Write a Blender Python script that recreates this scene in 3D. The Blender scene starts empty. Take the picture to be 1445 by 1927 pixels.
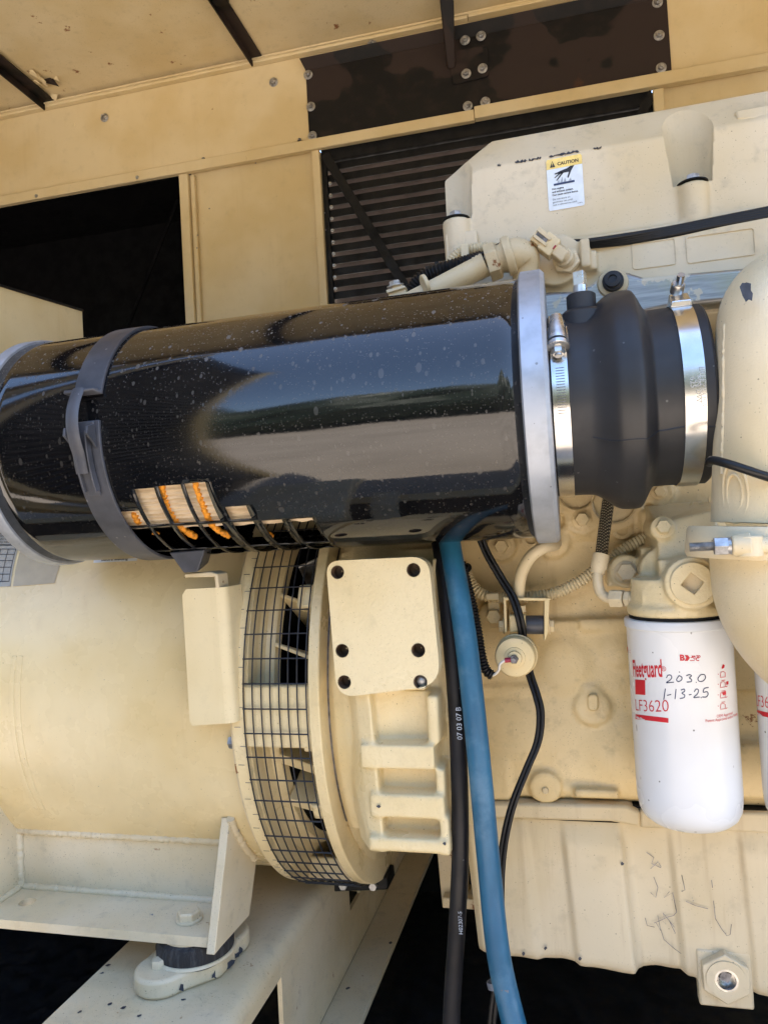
import bpy, bmesh, math, random
from mathutils import Vector as V, Matrix as M
random.seed(7)
R_ = math.radians
scene = bpy.context.scene
COL = scene.collection
H = 1.7                                  # camera height above the ground; mesh code below is in camera-relative Z

# ------------------------------------------------------------------ camera (from the vanishing points of the machine's edges)
CX, CY, F = 722.5, 963.5, 1383.0
_y = V((1073-CX, -(984-CY), -F)).normalized()
_x = -V((-4750-CX, -(1305-CY), -F)).normalized()
_x = (_x - _y*_x.dot(_y)).normalized()
_z = _x.cross(_y)
ROT = M((_x, _y, _z))                    # camera frame -> world
cam_d = bpy.data.cameras.new('camera'); cam = bpy.data.objects.new('camera', cam_d); COL.objects.link(cam)
cam.matrix_world = M.Translation((0, 0, H)) @ ROT.to_4x4()
cam_d.sensor_fit = 'HORIZONTAL'; cam_d.sensor_width = 36; cam_d.lens = F/1445*36
cam_d.clip_start = 0.02; cam_d.clip_end = 2000
scene.camera = cam
scene.render.resolution_x = 767; scene.render.resolution_y = 1024

# ------------------------------------------------------------------ sky, sun, exposure
SUN_EL, SUN_AZ = R_(73), R_(25)          # azimuth measured from +Y (behind the enclosure) towards +X
w = bpy.data.worlds.new('World'); scene.world = w; w.use_nodes = True
nt = w.node_tree
sky = nt.nodes.new('ShaderNodeTexSky'); sky.sky_type = 'NISHITA'; sky.sun_disc = False
sky.sun_elevation = SUN_EL; sky.sun_rotation = SUN_AZ
sky.air_density = 1.0; sky.dust_density = 0.6; sky.ozone_density = 1.2
bg = nt.nodes['Background']; bg.inputs['Strength'].default_value = 0.15
nt.links.new(sky.outputs[0], bg.inputs['Color'])
sl = bpy.data.lights.new('sun', 'SUN'); sl.energy = 5.0; sl.angle = R_(0.5); sl.color = (1, .94, .84)
so = bpy.data.objects.new('sun', sl); COL.objects.link(so); so.location = (0, 0, 12)
sd = V((math.sin(SUN_AZ)*math.cos(SUN_EL), math.cos(SUN_AZ)*math.cos(SUN_EL), math.sin(SUN_EL)))
so.rotation_euler = sd.to_track_quat('Z', 'Y').to_euler()
vs = scene.view_settings
vs.view_transform = 'Standard'; vs.look = 'None'; vs.gamma = 1; vs.use_curve_mapping = False
vs.exposure = 2.45
scene.render.engine = 'CYCLES'
scene.cycles.max_bounces = 10; scene.cycles.diffuse_bounces = 6; scene.cycles.glossy_bounces = 5

# ------------------------------------------------------------------ photo pixel -> direction -> point on a plane or cylinder
def ray(px, py): return ROT @ V(((px-CX)/F, -(py-CY)/F, -1))
def P(px, py, Y): d = ray(px, py); return d*(Y/d.y)
def PX(px, py, X): d = ray(px, py); return d*(X/d.x)
def PZ(px, py, Z): d = ray(px, py); return d*(Z/d.z)
def PCX(px, py, yc, zc, r):              # cylinder along X
    d = ray(px, py); a = d.y**2+d.z**2; b = d.y*yc+d.z*zc; c = yc*yc+zc*zc-r*r
    q = b*b-a*c
    return d*((b-math.sqrt(max(q, 0)))/a)
def PCZ(px, py, xc, yc, r):              # cylinder along Z
    d = ray(px, py); a = d.x**2+d.y**2; b = d.x*xc+d.y*yc; c = xc*xc+yc*yc-r*r
    return d*((b-math.sqrt(max(b*b-a*c, 0)))/a)

# ------------------------------------------------------------------ materials
class N:
    def __init__(s, name):
        s.m = bpy.data.materials.new(name); s.m.use_nodes = True; s.t = s.m.node_tree
        s.b = s.t.nodes['Principled BSDF']
        g = s.t.nodes.new('ShaderNodeNewGeometry'); s.pos = g.outputs['Position']; s.nrm = g.outputs['Normal']
    def n(s, t, **k):
        x = s.t.nodes.new(t)
        for a, b in k.items(): setattr(x, a, b)
        return x
    def l(s, a, b): s.t.links.new(a, b)
    def inp(s, sock, v):
        if isinstance(v, bpy.types.NodeSocket): s.l(v, sock)
        else: sock.default_value = v
    def mapped(s, sc=(1, 1, 1), loc=(0, 0, 0)):
        m = s.n('ShaderNodeMapping'); s.l(s.pos, m.inputs[0]); m.inputs['Scale'].default_value = sc; m.inputs['Location'].default_value = loc
        return m.outputs[0]
    def noise(s, scale, detail=4, rough=.55, vec=None):
        x = s.n('ShaderNodeTexNoise'); s.l(vec or s.pos, x.inputs['Vector'])
        x.inputs['Scale'].default_value = scale; x.inputs['Detail'].default_value = detail; x.inputs['Roughness'].default_value = rough
        return x.outputs['Fac']
    def rng(s, v, a, b, c=0., d=1., smooth=True):
        x = s.n('ShaderNodeMapRange', clamp=True)
        if smooth: x.interpolation_type = 'SMOOTHSTEP'
        s.inp(x.inputs['Value'], v)
        for k, q in zip(('From Min', 'From Max', 'To Min', 'To Max'), (a, b, c, d)): x.inputs[k].default_value = q
        return x.outputs[0]
    def mix(s, f, a, b):
        x = s.n('ShaderNodeMix', data_type='RGBA'); s.inp(x.inputs[0], f)
        for sk, v in ((x.inputs[6], a), (x.inputs[7], b)):
            if isinstance(v, bpy.types.NodeSocket): s.l(v, sk)
            else: sk.default_value = (*v[:3], 1)
        return x.outputs[2]
    def math(s, op, a, b=0.):
        x = s.n('ShaderNodeMath', operation=op); s.inp(x.inputs[0], a); s.inp(x.inputs[1], b); return x.outputs[0]
    def specks(s, scale, size, keep, vec=None):      # scattered small dots: voronoi cells, only some of them
        x = s.n('ShaderNodeTexVoronoi'); s.l(vec or s.pos, x.inputs['Vector']); x.inputs['Scale'].default_value = scale
        sep = s.n('ShaderNodeSeparateColor'); s.l(x.outputs['Color'], sep.inputs[0])
        sz = s.math('MULTIPLY', sep.outputs[1], size)
        a = s.math('LESS_THAN', x.outputs['Distance'], sz)
        b = s.math('LESS_THAN', sep.outputs[0], keep)
        return s.math('MULTIPLY', a, b)
    def dist(s, p):
        x = s.n('ShaderNodeVectorMath', operation='DISTANCE'); s.l(s.pos, x.inputs[0]); x.inputs[1].default_value = (p[0], p[1], p[2]+H)
        return x.outputs['Value']
    def bump(s, h, strength, dist=.002):
        x = s.n('ShaderNodeBump'); x.inputs['Strength'].default_value = strength; x.inputs['Distance'].default_value = dist
        s.l(h, x.inputs['Height'])
        if s.b.inputs['Normal'].is_linked: s.l(s.b.inputs['Normal'].links[0].from_socket, x.inputs['Normal'])
        s.l(x.outputs[0], s.b.inputs['Normal'])
    def fin(s, col, rough, metal=0., spec=.5, coat=0.):
        s.inp(s.b.inputs['Base Color'], (*col, 1) if isinstance(col, tuple) else col)
        s.inp(s.b.inputs['Roughness'], rough); s.inp(s.b.inputs['Metallic'], metal)
        s.b.inputs['Specular IOR Level'].default_value = spec; s.b.inputs['Coat Weight'].default_value = coat; s.b.inputs['Coat Roughness'].default_value = .05
        return s.m

def paint(name, col, rough=.42, speck=.12, grime=.35, chips=0., cast=.15, cscale=260, rust=0., yel=.25, chipcol=(.09, .11, .17), runs=.3, wav=.05):
    m = N(name); c = V(col)
    big = m.noise(5, 3)
    base = m.mix(m.rng(big, .35, .68), tuple(c*1.04), tuple(V((c.x*.93, c.y*.88, c.z*(.88-yel*.5)))))
    blot = m.noise(34, 5, .65)
    base = m.mix(m.math('MULTIPLY', m.rng(blot, .52, .76), grime*.55), base, tuple(c*.55))
    st = m.noise(1, 4, .6, m.mapped((46, 46, 3.5)))
    base = m.mix(m.math('MULTIPLY', m.rng(st, .56, .76), runs*.4), base, (c.x*.62, c.y*.52, c.z*.42))
    base = m.mix(m.math('MULTIPLY', m.specks(230, .22, speck*.5), .55), base, (.05, .04, .03))
    base = m.mix(m.math('MULTIPLY', m.specks(560, .34, speck*.7), .4), base, (.07, .055, .04))
    if rust:
        r1 = m.noise(21, 6, .7); base = m.mix(m.rng(r1, .715-rust*.08, .76-rust*.08), base, (.22, .085, .025))
    if chips:
        ch = m.noise(17, 7, .72); f = m.rng(ch, .722-chips*.05, .728-chips*.05); base = m.mix(f, base, chipcol)
    rg = m.rng(m.noise(14, 4), .3, .7, rough*.8, min(1, rough*1.3))
    if cast: m.bump(m.noise(cscale, 3, .6), cast, .0012)
    m.bump(m.noise(26, 2), wav, .004)
    return m.fin(base, rg)

BEIGE = (.68, .57, .345)
MT = {}
MT['beige'] = paint('beige_paint', BEIGE)
MT['cast'] = paint('beige_cast_paint', BEIGE, rough=.32, cast=.8, cscale=210, speck=.2, rust=.2, grime=.45)
MT['block'] = paint('beige_block_paint', (.64, .51, .285), rough=.4, cast=.8, cscale=170, speck=.22, grime=1., rust=.35, runs=.9)
MT['cover'] = paint('beige_cover_paint', (.61, .525, .375), rough=.48, cast=.2, grime=.75, speck=.1, chips=.25, runs=.15)
MT['alt'] = paint('beige_alternator_paint', (.69, .575, .345), rough=.27, wav=.012, cast=.05, speck=.08, grime=.25, runs=.35)
MT['frame'] = paint('skid_paint', (.63, .555, .405), rough=.42, cast=.15, speck=.5, grime=.8, chips=.75, rust=.8)
MT['pan'] = paint('oil_pan_paint', (.60, .515, .36), rough=.45, cast=.1, speck=.12, grime=.5, chips=.15, runs=.8)
MT['pipe'] = paint('beige_pipe_paint', (.66, .565, .385), rough=.4, cast=.3, cscale=420, speck=.12, chips=.3)
MT['old'] = paint('beige_stained_paint', (.58, .49, .33), rough=.42, cast=.2, speck=.25, grime=.8, rust=1.3, runs=.8)
MT['wall'] = paint('enclosure_paint', (.63, .515, .305), rough=.5, cast=.05, speck=.05, grime=.3, rust=.1, runs=.25)
MT['roof'] = paint('enclosure_roof_paint', (.64, .53, .325), rough=.55, cast=.05, speck=.45, grime=.5, rust=.9, runs=.0)
MT['wire_sheath'] = paint('conduit_paint', (.60, .52, .35), rough=.5, cast=.1, speck=.3, grime=.9)

def simple(name, col, rough, metal=0., var=.25, scale=40, bump=0., bscale=300, spec=.5, speck=0., speckcol=(.5, .5, .5), coat=0.):
    m = N(name); c = V(col)
    b = m.mix(m.rng(m.noise(scale, 5, .6), .35, .7), tuple(c*(1+var)), tuple(c*(1-var)))
    if speck: b = m.mix(m.math('MULTIPLY', m.specks(170, .3, speck), .6), b, speckcol)
    if bump: m.bump(m.noise(bscale, 3), bump, .001)
    return m.fin(b, m.rng(m.noise(scale*.7, 4), .3, .7, rough*.75, min(1, rough*1.3)), metal, spec, coat)
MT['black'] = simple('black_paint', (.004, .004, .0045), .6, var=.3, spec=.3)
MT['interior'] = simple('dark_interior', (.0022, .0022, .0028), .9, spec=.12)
MT['slat'] = simple('louver_lit_paint', (.105, .078, .066), .45, var=.2, scale=20)  # lightened so the louver undersides carry their lit tone in the colour
MT['rubber'] = simple('rubber', (.014, .0145, .017), .52, var=.25, scale=12, bump=.06, speck=.06, speckcol=(.12, .12, .12))
MT['hose'] = simple('black_hose', (.007, .007, .009), .5, var=.35, scale=16, spec=.3, speck=.04, speckcol=(.15, .15, .15))
MT['cable'] = simple('cable', (.006, .006, .007), .42, spec=.35)
MT['mesh'] = simple('mesh_wire', (.012, .013, .018), .4)
MT['steel'] = simple('steel', (.55, .54, .52), .3, metal=1, var=.25, scale=70, bump=.05)
MT['band'] = simple('stainless_band', (.62, .61, .59), .2, metal=1, var=.1, scale=25, bump=.02, bscale=600)
MT['zinc'] = simple('zinc', (.42, .42, .42), .42, metal=.9, var=.3, scale=90)
MT['stud'] = simple('dark_steel', (.16, .16, .18), .4, metal=.8, var=.4, scale=120)
MT['plastic'] = simple('grey_plastic', (.055, .058, .07), .45, var=.3, scale=18, speck=.08, speckcol=(.25, .25, .25))
MT['alu'] = simple('aluminium_rim', (.37, .40, .45), .42, metal=.45, var=.12, scale=30, bump=.04, speck=.05, speckcol=(.1, .1, .1))
MT['orange'] = simple('glue', (.62, .24, .015), .6, var=.4, scale=200, bump=.4, bscale=500)
MT['red'] = simple('red_print', (.55, .012, .025), .45, var=.05)
MT['ink'] = simple('black_ink', (.014, .016, .024), .55, var=.3)
MT['navy'] = simple('navy_print', (.02, .035, .10), .5, var=.3)
MT['primer'] = simple('dark_primer', (.028, .034, .05), .5, var=.3, scale=90)
MT['wflame'] = simple('grey_print', (.32, .36, .42), .5)
MT['label'] = simple('label_white', (.66, .72, .78), .4, var=.06, scale=60)
MT['yellow'] = simple('label_yellow', (.80, .60, .18), .4, var=.12, scale=90)
MT['plate'] = simple('data_plate', (.36, .34, .29), .45, metal=.2, var=.1)
MT['plate2'] = simple('blank_decal', (.40, .345, .24), .4, var=.05)
MT['bore'] = simple('rusty_shaded_bore', (.07, .042, .025), .6, var=.6, scale=90)  # rust, darkened so the shade inside the holes is in the colour
MT['teal'] = simple('teal_paint', (.02, .18, .15), .4)
MT['white_wire'] = simple('white_wire', (.7, .66, .58), .45)
MT['redterm'] = simple('red_terminal', (.30, .01, .04), .4)
MT['tie'] = simple('clear_tie', (.10, .11, .13), .35, var=.5)

def mat_airbox():
    m = N('gloss_black_can')
    mp = m.mapped((1, 1, .55)); dust = m.specks(150, .32, .42, mp); d2 = m.specks(52, .22, .4, mp); d3 = m.specks(420, .40, .4)
    x = m.n('ShaderNodeSeparateXYZ'); m.l(m.nrm, x.inputs[0])
    up = m.rng(x.outputs['Z'], .1, .95, .25, 1.)
    sp = m.math('MULTIPLY', m.math('MAXIMUM', dust, m.math('MAXIMUM', d2, d3)), up)
    film = m.rng(m.noise(9, 5, .6), .4, .75, 0., .015)
    f = m.math('ADD', m.math('MULTIPLY', sp, .38), film)
    base = m.mix(f, (.0035, .0036, .0042), (.30, .28, .25))
    rg = m.math('ADD', m.rng(m.noise(7, 4), .35, .7, .05, .10), m.math('MULTIPLY', sp, .4))
    m.bump(m.noise(300, 2, .5), .014, .0012)
    m.bump(m.noise(1, 2, .5, m.mapped((3.2, 9, 9))), .10, .012)
    return m.fin(base, rg, 0., .72)
MT['can'] = mat_airbox()

def mat_plate():                         # soot-stained brown steel with soft-edged black patches and a rust spot
    m = N('brown_stained_steel')
    a = m.noise(4.2, 3, .5, m.mapped((1, 1, 1.3), (.35, 0, .2)))
    b = m.noise(12, 2, .4)
    f = m.rng(m.math('ADD', a, m.math('MULTIPLY', b, .22)), .61, .635)
    c = m.mix(f, (.026, .0165, .0135), (.0040, .0036, .0038))
    c = m.mix(m.math('MULTIPLY', m.rng(m.noise(30, 5), .45, .75), .35), c, (.03, .019, .014))
    q = m.math('ADD', m.dist(RUSTP), m.math('MULTIPLY', m.noise(30, 5), .05))
    c = m.mix(m.rng(q, .055, .03), c, (.12, .045, .014))
    return m.fin(c, m.rng(f, 0, 1, .7, .55), 0., .3)

def mat_blue():
    m = N('blue_hose')
    n1 = m.noise(1, 5, .6, m.mapped((30, 30, 8)))
    c = m.mix(m.rng(n1, .35, .7), (.008, .085, .165), (.018, .125, .225))
    c = m.mix(m.math('MULTIPLY', m.rng(m.noise(14, 5, .65), .52, .72), .5), c, (.10, .21, .30))
    c = m.mix(m.math('MULTIPLY', m.rng(m.noise(5, 4), .5, .7), .5), c, (.012, .06, .075))
    m.bump(m.noise(600, 2), .15, .0008)
    return m.fin(c, m.rng(m.noise(20, 3), .3, .7, .34, .55))
MT['blue'] = mat_blue()

def mat_filter():
    m = N('white_filter_paint')
    c = m.mix(m.rng(m.noise(7, 3), .35, .7), (.71, .73, .75), (.64, .655, .67))
    mp = m.mapped((1, 1, .35))
    c = m.mix(m.math('MULTIPLY', m.specks(130, .2, .18, mp), .6), c, (.15, .15, .15))
    c = m.mix(m.math('MULTIPLY', m.specks(75, .10, .25), .8), c, (.07, .07, .07))
    m.bump(m.noise(22, 2), .012, .002)
    return m.fin(c, m.rng(m.noise(10, 3), .3, .7, .16, .3), 0, .5)
MT['filter'] = mat_filter()

def mat_worn():                          # bare aluminium with leftovers of beige paint
    m = N('worn_aluminium')
    n1 = m.noise(9, 6, .62)
    f = m.rng(n1, .53, .55)
    br = m.noise(1, 3, .6, m.mapped((18, 18, 420)))
    al = m.mix(m.rng(br, .3, .7), (.40, .395, .38), (.25, .25, .25))
    stain = m.mix(m.math('MULTIPLY', m.rng(m.noise(14, 5, .6), .45, .7), .7), al, (.36, .34, .22))
    c = m.mix(f, stain, (.56, .50, .38))
    return m.fin(c, m.rng(f, 0, 1, .42, .5), m.rng(f, 0, 1, .85, 0.))
MT['worn'] = mat_worn()

def mat_rubber_old():
    m = N('cracked_rubber')
    cr = m.noise(1, 5, .7, m.mapped((150, 150, 18)))
    c = m.mix(m.rng(cr, .45, .6), (.013, .013, .015), (.04, .04, .042)); m.bump(cr, .8, .004)
    return m.fin(c, .7)
MT['oldrubber'] = mat_rubber_old()

def mat_paper():
    m = N('pleated_paper')
    c = m.mix(m.rng(m.noise(1, 4, .6, m.mapped((24, 150, 150))), .35, .7), (.68, .56, .40), (.50, .38, .24))
    return m.fin(c, .85)
MT['paper'] = mat_paper()

def mat_braid():
    m = N('braided_steel')
    a = m.n('ShaderNodeTexWave', wave_type='BANDS', bands_direction='DIAGONAL'); m.l(m.pos, a.inputs['Vector']); a.inputs['Scale'].default_value = 130
    b = m.n('ShaderNodeTexWave', wave_type='BANDS', bands_direction='DIAGONAL'); m.l(m.mapped((-1, 1, 1)), b.inputs['Vector']); b.inputs['Scale'].default_value = 130
    h = m.math('MULTIPLY', a.outputs['Fac'], b.outputs['Fac'])
    c = m.mix(m.rng(h, .15, .6), (.05, .042, .03), (.40, .35, .24)); m.bump(h, .8, .002)
    return m.fin(c, .42, .75)
MT['braid'] = mat_braid()

def mat_ground():
    m = N('ground_gravel')
    c = m.mix(m.rng(m.noise(.7, 6, .6), .35, .7), (.43, .365, .30), (.32, .27, .22))
    c = m.mix(m.math('MULTIPLY', m.rng(m.noise(60, 4, .7), .45, .65), .5), c, (.21, .175, .145))
    m.bump(m.noise(70, 4), .6, .02)
    return m.fin(c, .9)
MT['ground'] = mat_ground()
MT['leaf'] = simple('hedge_leaf', (.018, .030, .014), .6, var=.5, scale=6)

# ------------------------------------------------------------------ mesh helpers: each returns (verts, faces)
def box(x0, x1, y0, y1, z0, z1):
    v = [V((x, y, z)) for x in (x0, x1) for y in (y0, y1) for z in (z0, z1)]
    return v, [(0, 1, 3, 2), (4, 6, 7, 5), (0, 4, 5, 1), (2, 3, 7, 6), (0, 2, 6, 4), (1, 5, 7, 3)]
def hull(a, b):                           # two matching polygons (front a, back b)
    n = len(a); v = [V(p) for p in a]+[V(p) for p in b]
    f = [tuple(range(n)), tuple(range(2*n-1, n-1, -1))]+[(i, i+n, (i+1) % n+n, (i+1) % n) for i in range(n)]
    return v, f
def prism(pts, vec): return hull(pts, [V(p)+V(vec) for p in pts])
def frame(d, ref=V((0, 0, 1))):
    d = V(d).normalized()
    if abs(d.dot(ref)) > .95: ref = V((1, 0, 0))
    a = d.cross(ref).normalized(); return a, a.cross(d).normalized(), d
def lathe(prof, p0, axis, n=48, caps=True):
    a, b, d = frame(axis); p0 = V(p0); v = []; f = []; k = len(prof)
    for t, r in prof:
        for i in range(n):
            q = 2*math.pi*i/n; v.append(p0+d*t+(a*math.cos(q)+b*math.sin(q))*r)
    for j in range(k-1):
        for i in range(n):
            i2 = (i+1) % n; f.append((j*n+i, j*n+i2, (j+1)*n+i2, (j+1)*n+i))
    if caps: f.append(tuple(range(n-1, -1, -1))); f.append(tuple((k-1)*n+i for i in range(n)))
    return v, f
def cyl(p0, p1, r0, r1=None, n=32): d = V(p1)-V(p0); return lathe([(0, r0), (d.length, r0 if r1 is None else r1)], p0, d, n)
def catmull(pts, per=8):
    p = [V(q) for q in pts]; p = [p[0]*2-p[1]]+p+[p[-1]*2-p[-2]]; o = []
    for i in range(1, len(p)-2):
        for j in range(per):
            t = j/per
            o.append(.5*((2*p[i])+(p[i+1]-p[i-1])*t+(2*p[i-1]-5*p[i]+4*p[i+1]-p[i+2])*t*t+(3*p[i]-p[i-1]-3*p[i+1]+p[i+2])*t**3))
    o.append(p[-2]); return o
def tube(path, r, n=14, caps=True, flat=1.):
    v = []; f = []; up = None; k = len(path)
    for i, p in enumerate(path):
        d = (path[min(i+1, k-1)]-path[max(i-1, 0)]).normalized()
        if up is None: up = frame(d)[1]
        a = d.cross(up)
        if a.length < 1e-5: a = frame(d)[0]
        a.normalize(); up = a.cross(d).normalized()
        rr = r(i/(k-1)) if callable(r) else (r[i] if isinstance(r, (list, tuple)) else r)
        for j in range(n):
            q = 2*math.pi*j/n; v.append(p+a*math.cos(q)*rr+up*math.sin(q)*rr*flat)
    for i in range(k-1):
        for j in range(n):
            j2 = (j+1) % n; f.append((i*n+j, i*n+j2, (i+1)*n+j2, (i+1)*n+j))
    if caps: f.append(tuple(range(n-1, -1, -1))); f.append(tuple((k-1)*n+j for j in range(n)))
    return v, f
def resample(path, step):
    o = [path[0]]; acc = 0
    for a, b in zip(path, path[1:]):
        L = (b-a).length; t = step-acc
        while t <= L: o.append(a+(b-a)*(t/L)); t += step
        acc = (acc+L) % step
    return o
def corrugated(path, r, pitch=.0045, depth=.0011, n=14):
    q = resample(path, pitch/4); rr = [r+(depth, 0, -depth, 0)[i % 4] for i in range(len(q))]
    return tube(q, rr, n)
def roundpoly(pts, r, seg=5):             # rounded corners of a 2D polygon
    o = []; n = len(pts); rs = r if isinstance(r, (list, tuple)) else [r]*n
    for i in range(n):
        p = V(pts[i]); a = (V(pts[i-1])-p); b = (V(pts[(i+1) % n])-p); rr = min(rs[i], a.length*.48, b.length*.48)
        if rr < 1e-6: o.append(p); continue
        a = p+a.normalized()*rr; b = p+b.normalized()*rr
        for k in range(seg+1):
            t = k/seg; o.append(a*(1-t)**2+p*2*t*(1-t)+b*t*t)
    return o
def circ2(c, r, n=20): return [V((c[0]+r*math.cos(2*math.pi*i/n), c[1]+r*math.sin(2*math.pi*i/n))) for i in range(n)]
def plate(outer, holes, o, u, v_, thick):  # flat plate with real holes; normal = u x v
    o, u, v_ = V(o), V(u), V(v_); nn = u.cross(v_).normalized()
    bm = bmesh.new(); loops = []
    for lp in [outer]+holes:
        vs_ = [bm.verts.new(o+u*p[0]+v_*p[1]) for p in lp]; loops.append(vs_)
        for i in range(len(vs_)): bm.edges.new((vs_[i], vs_[(i+1) % len(vs_)]))
    r = bmesh.ops.triangle_fill(bm, use_beauty=True, edges=bm.edges[:], normal=nn)
    bm.verts.index_update(); n = len(bm.verts)
    vv = [x.co.copy() for x in bm.verts]; fr = [tuple(x.index for x in f.verts) for f in bm.faces]
    idx = [[x.index for x in lp] for lp in loops]; bm.free()
    f = list(fr)+[tuple(i+n for i in reversed(t)) for t in fr]
    for lp in idx:
        for i in range(len(lp)): a, b = lp[i], lp[(i+1) % len(lp)]; f.append((a, a+n, b+n, b))
    return vv+[p-nn*thick for p in vv], f
def join(*ms):
    v = []; f = []
    for a, b in ms:
        k = len(v); v += list(a); f += [tuple(i+k for i in t) for t in b]
    return v, f
def xf(m, mat): return [mat @ V(p) for p in m[0]], m[1]
def hexhead(p, d, r, h, washer=1.5, n=6, rot=0., dome=.0):
    a, b, d = frame(d); p = V(p); o = []
    if washer: o.append(lathe([(0, r*washer), (h*.18, r*washer), (h*.22, r*washer*.93)], p, d, 24))
    ring = lambda t, rr: [p+d*t+(a*math.cos(math.pi*2*i/n+rot)+b*math.sin(math.pi*2*i/n+rot))*rr for i in range(n)]
    v = ring(0, r)+ring(h*.85, r)+ring(h, r*.86)
    f = [(i+k, (i+1) % n+k, (i+1) % n+n+k, i+n+k) for k in (0, n) for i in range(n)]+[tuple(range(2*n, 3*n)), tuple(range(n-1, -1, -1))]
    o.append((v, f)); return join(*o)

# ------------------------------------------------------------------ object helpers
ROOT = {}
def meshdata(name, vf, smooth=38):
    me = bpy.data.meshes.new(name); me.from_pydata([tuple(p) for p in vf[0]], [], [tuple(t) for t in vf[1]]); me.validate(); me.update()
    bm = bmesh.new(); bm.from_mesh(me); bmesh.ops.recalc_face_normals(bm, faces=bm.faces[:]); bm.to_mesh(me); bm.free()
    if smooth: me.shade_smooth(); me.set_sharp_from_angle(angle=R_(smooth))
    return me
def tag(o, label=None, cat=None, group=None, kind=None):
    if label: o['label'] = label
    if cat: o['category'] = cat
    if group: o['group'] = group
    if kind: o['kind'] = kind
    return o
def thing(name, label, cat, loc, group=None):
    o = bpy.data.objects.new(name, None); COL.objects.link(o); o.location = V(loc)+V((0, 0, H)); o.empty_display_size = .05
    ROOT[o] = V(loc); return tag(o, label, cat, group)
def obj(name, vf, mat, parent=None, bevel=0., seg=2, smooth=38, solid=0.):
    vs_ = [V(p) for p in vf[0]]
    if parent is None:
        c = sum(vs_, V())/len(vs_); base = V((c.x, c.y, min(p.z for p in vs_)))
    else: base = ROOT[parent]
    me = meshdata(name, ([p-base for p in vs_], vf[1]), smooth)
    o = bpy.data.objects.new(name, me); COL.objects.link(o); me.materials.append(MT[mat] if isinstance(mat, str) else mat)
    ROOT[o] = base
    if parent is None: o.location = base+V((0, 0, H))
    else: o.parent = parent
    if solid:
        s = o.modifiers.new('solid', 'SOLIDIFY'); s.thickness = solid; s.offset = -1
    if bevel:
        b = o.modifiers.new('bevel', 'BEVEL'); b.width = bevel; b.segments = seg; b.limit_method = 'ANGLE'; b.angle_limit = R_(32)
    return o
def inst(name, me, mtx, parent):          # a repeat that shares mesh data; mtx in camera-relative world
    o = bpy.data.objects.new(name, me); COL.objects.link(o); o.parent = parent
    o.matrix_basis = M.Translation(-ROOT[parent]) @ mtx; ROOT[o] = ROOT[parent]; return o
def bake(o):
    dg = bpy.context.evaluated_depsgraph_get(); dg.update(); me = bpy.data.meshes.new_from_object(o.evaluated_get(dg)); old = o.data
    o.modifiers.clear(); o.data = me; bpy.data.meshes.remove(old); return o
def cut(o, cutters):
    tmp = []
    for c in cutters:
        q = bpy.data.objects.new('cutter', meshdata('cutter', ([V(p)-ROOT[o] for p in c[0]], c[1]), 0)); COL.objects.link(q)
        r = o
        while r.parent: r = r.parent
        q.location = r.location; tmp.append(q)
        b = o.modifiers.new('cut', 'BOOLEAN'); b.operation = 'DIFFERENCE'; b.object = q; b.solver = 'EXACT'
    bpy.context.view_layer.update(); bake(o)
    for q in tmp: me = q.data; bpy.data.objects.remove(q); bpy.data.meshes.remove(me)
    return o
def cast(name, parts, mat, parent=None, voxel=.003, it=6, cutters=()):   # casting: pieces melted together with fillets
    o = obj(name, join(*parts), mat, parent, smooth=0)
    r = o.modifiers.new('r', 'REMESH'); r.mode = 'VOXEL'; r.voxel_size = voxel; r.use_smooth_shade = True
    if it:
        s = o.modifiers.new('s', 'SMOOTH'); s.iterations = it; s.factor = .5
    bpy.context.view_layer.update(); bake(o)
    if cutters: cut(o, cutters)
    for p in o.data.polygons: p.use_smooth = True
    return o
def frameM(p, d, up=V((0, 0, 1))):        # local Z -> d
    a, b, d = frame(d, up); return M.Translation(p) @ M((a, b, d)).transposed().to_4x4()

# text and drawn marks: font outlines mapped onto a surface by fn(u, v)
def text(s, size, mat, parent, fn, name='lettering', bold=0., xs=1., align='LEFT', curved=0.):
    cu = bpy.data.curves.new('t', 'FONT'); cu.body = s; cu.size = 1.; cu.offset = bold/size; cu.align_x = align; cu.resolution_u = 3
    t = bpy.data.objects.new('t', cu); COL.objects.link(t)
    dg = bpy.context.evaluated_depsgraph_get(); me = bpy.data.meshes.new_from_object(t.evaluated_get(dg))
    for v in me.vertices: v.co *= size
    if curved:
        bm = bmesh.new(); bm.from_mesh(me); x_ = min(v.co.x for v in bm.verts); hi = max(v.co.x for v in bm.verts)
        while x_ < hi:
            x_ += curved/xs; bmesh.ops.bisect_plane(bm, geom=bm.verts[:]+bm.edges[:]+bm.faces[:], plane_co=(x_, 0, 0), plane_no=(1, 0, 0))
        bm.to_mesh(me); bm.free()
    vf = ([fn(v.co.x*xs, v.co.y) for v in me.vertices], [tuple(p.vertices) for p in me.polygons])
    bpy.data.objects.remove(t); bpy.data.curves.remove(cu); bpy.data.meshes.remove(me)
    return obj(name, vf, mat, parent, smooth=0)
def strokes(lines, wd, fn):
    v = []; f = []
    for ln in lines:
        p = [V((a, b)) for a, b in ln]
        k0 = len(v)
        for i, q in enumerate(p):
            d = (p[min(i+1, len(p)-1)]-p[max(i-1, 0)]).normalized(); nn = V((-d.y, d.x))*wd/2
            v += [fn(*(q+nn)), fn(*(q-nn))]
        f += [(k0+2*i, k0+2*i+1, k0+2*i+3, k0+2*i+2) for i in range(len(p)-1)]
    return v, f
def polys(pl, fn):
    v = []; f = []
    for p in pl: k = len(v); v += [fn(*q) for q in p]; f.append(tuple(range(k, k+len(p))))
    return v, f
def smooth2(pts, per=6): return [(q.x, q.y) for q in catmull([V((a, b, 0)) for a, b in pts], per)]

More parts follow.
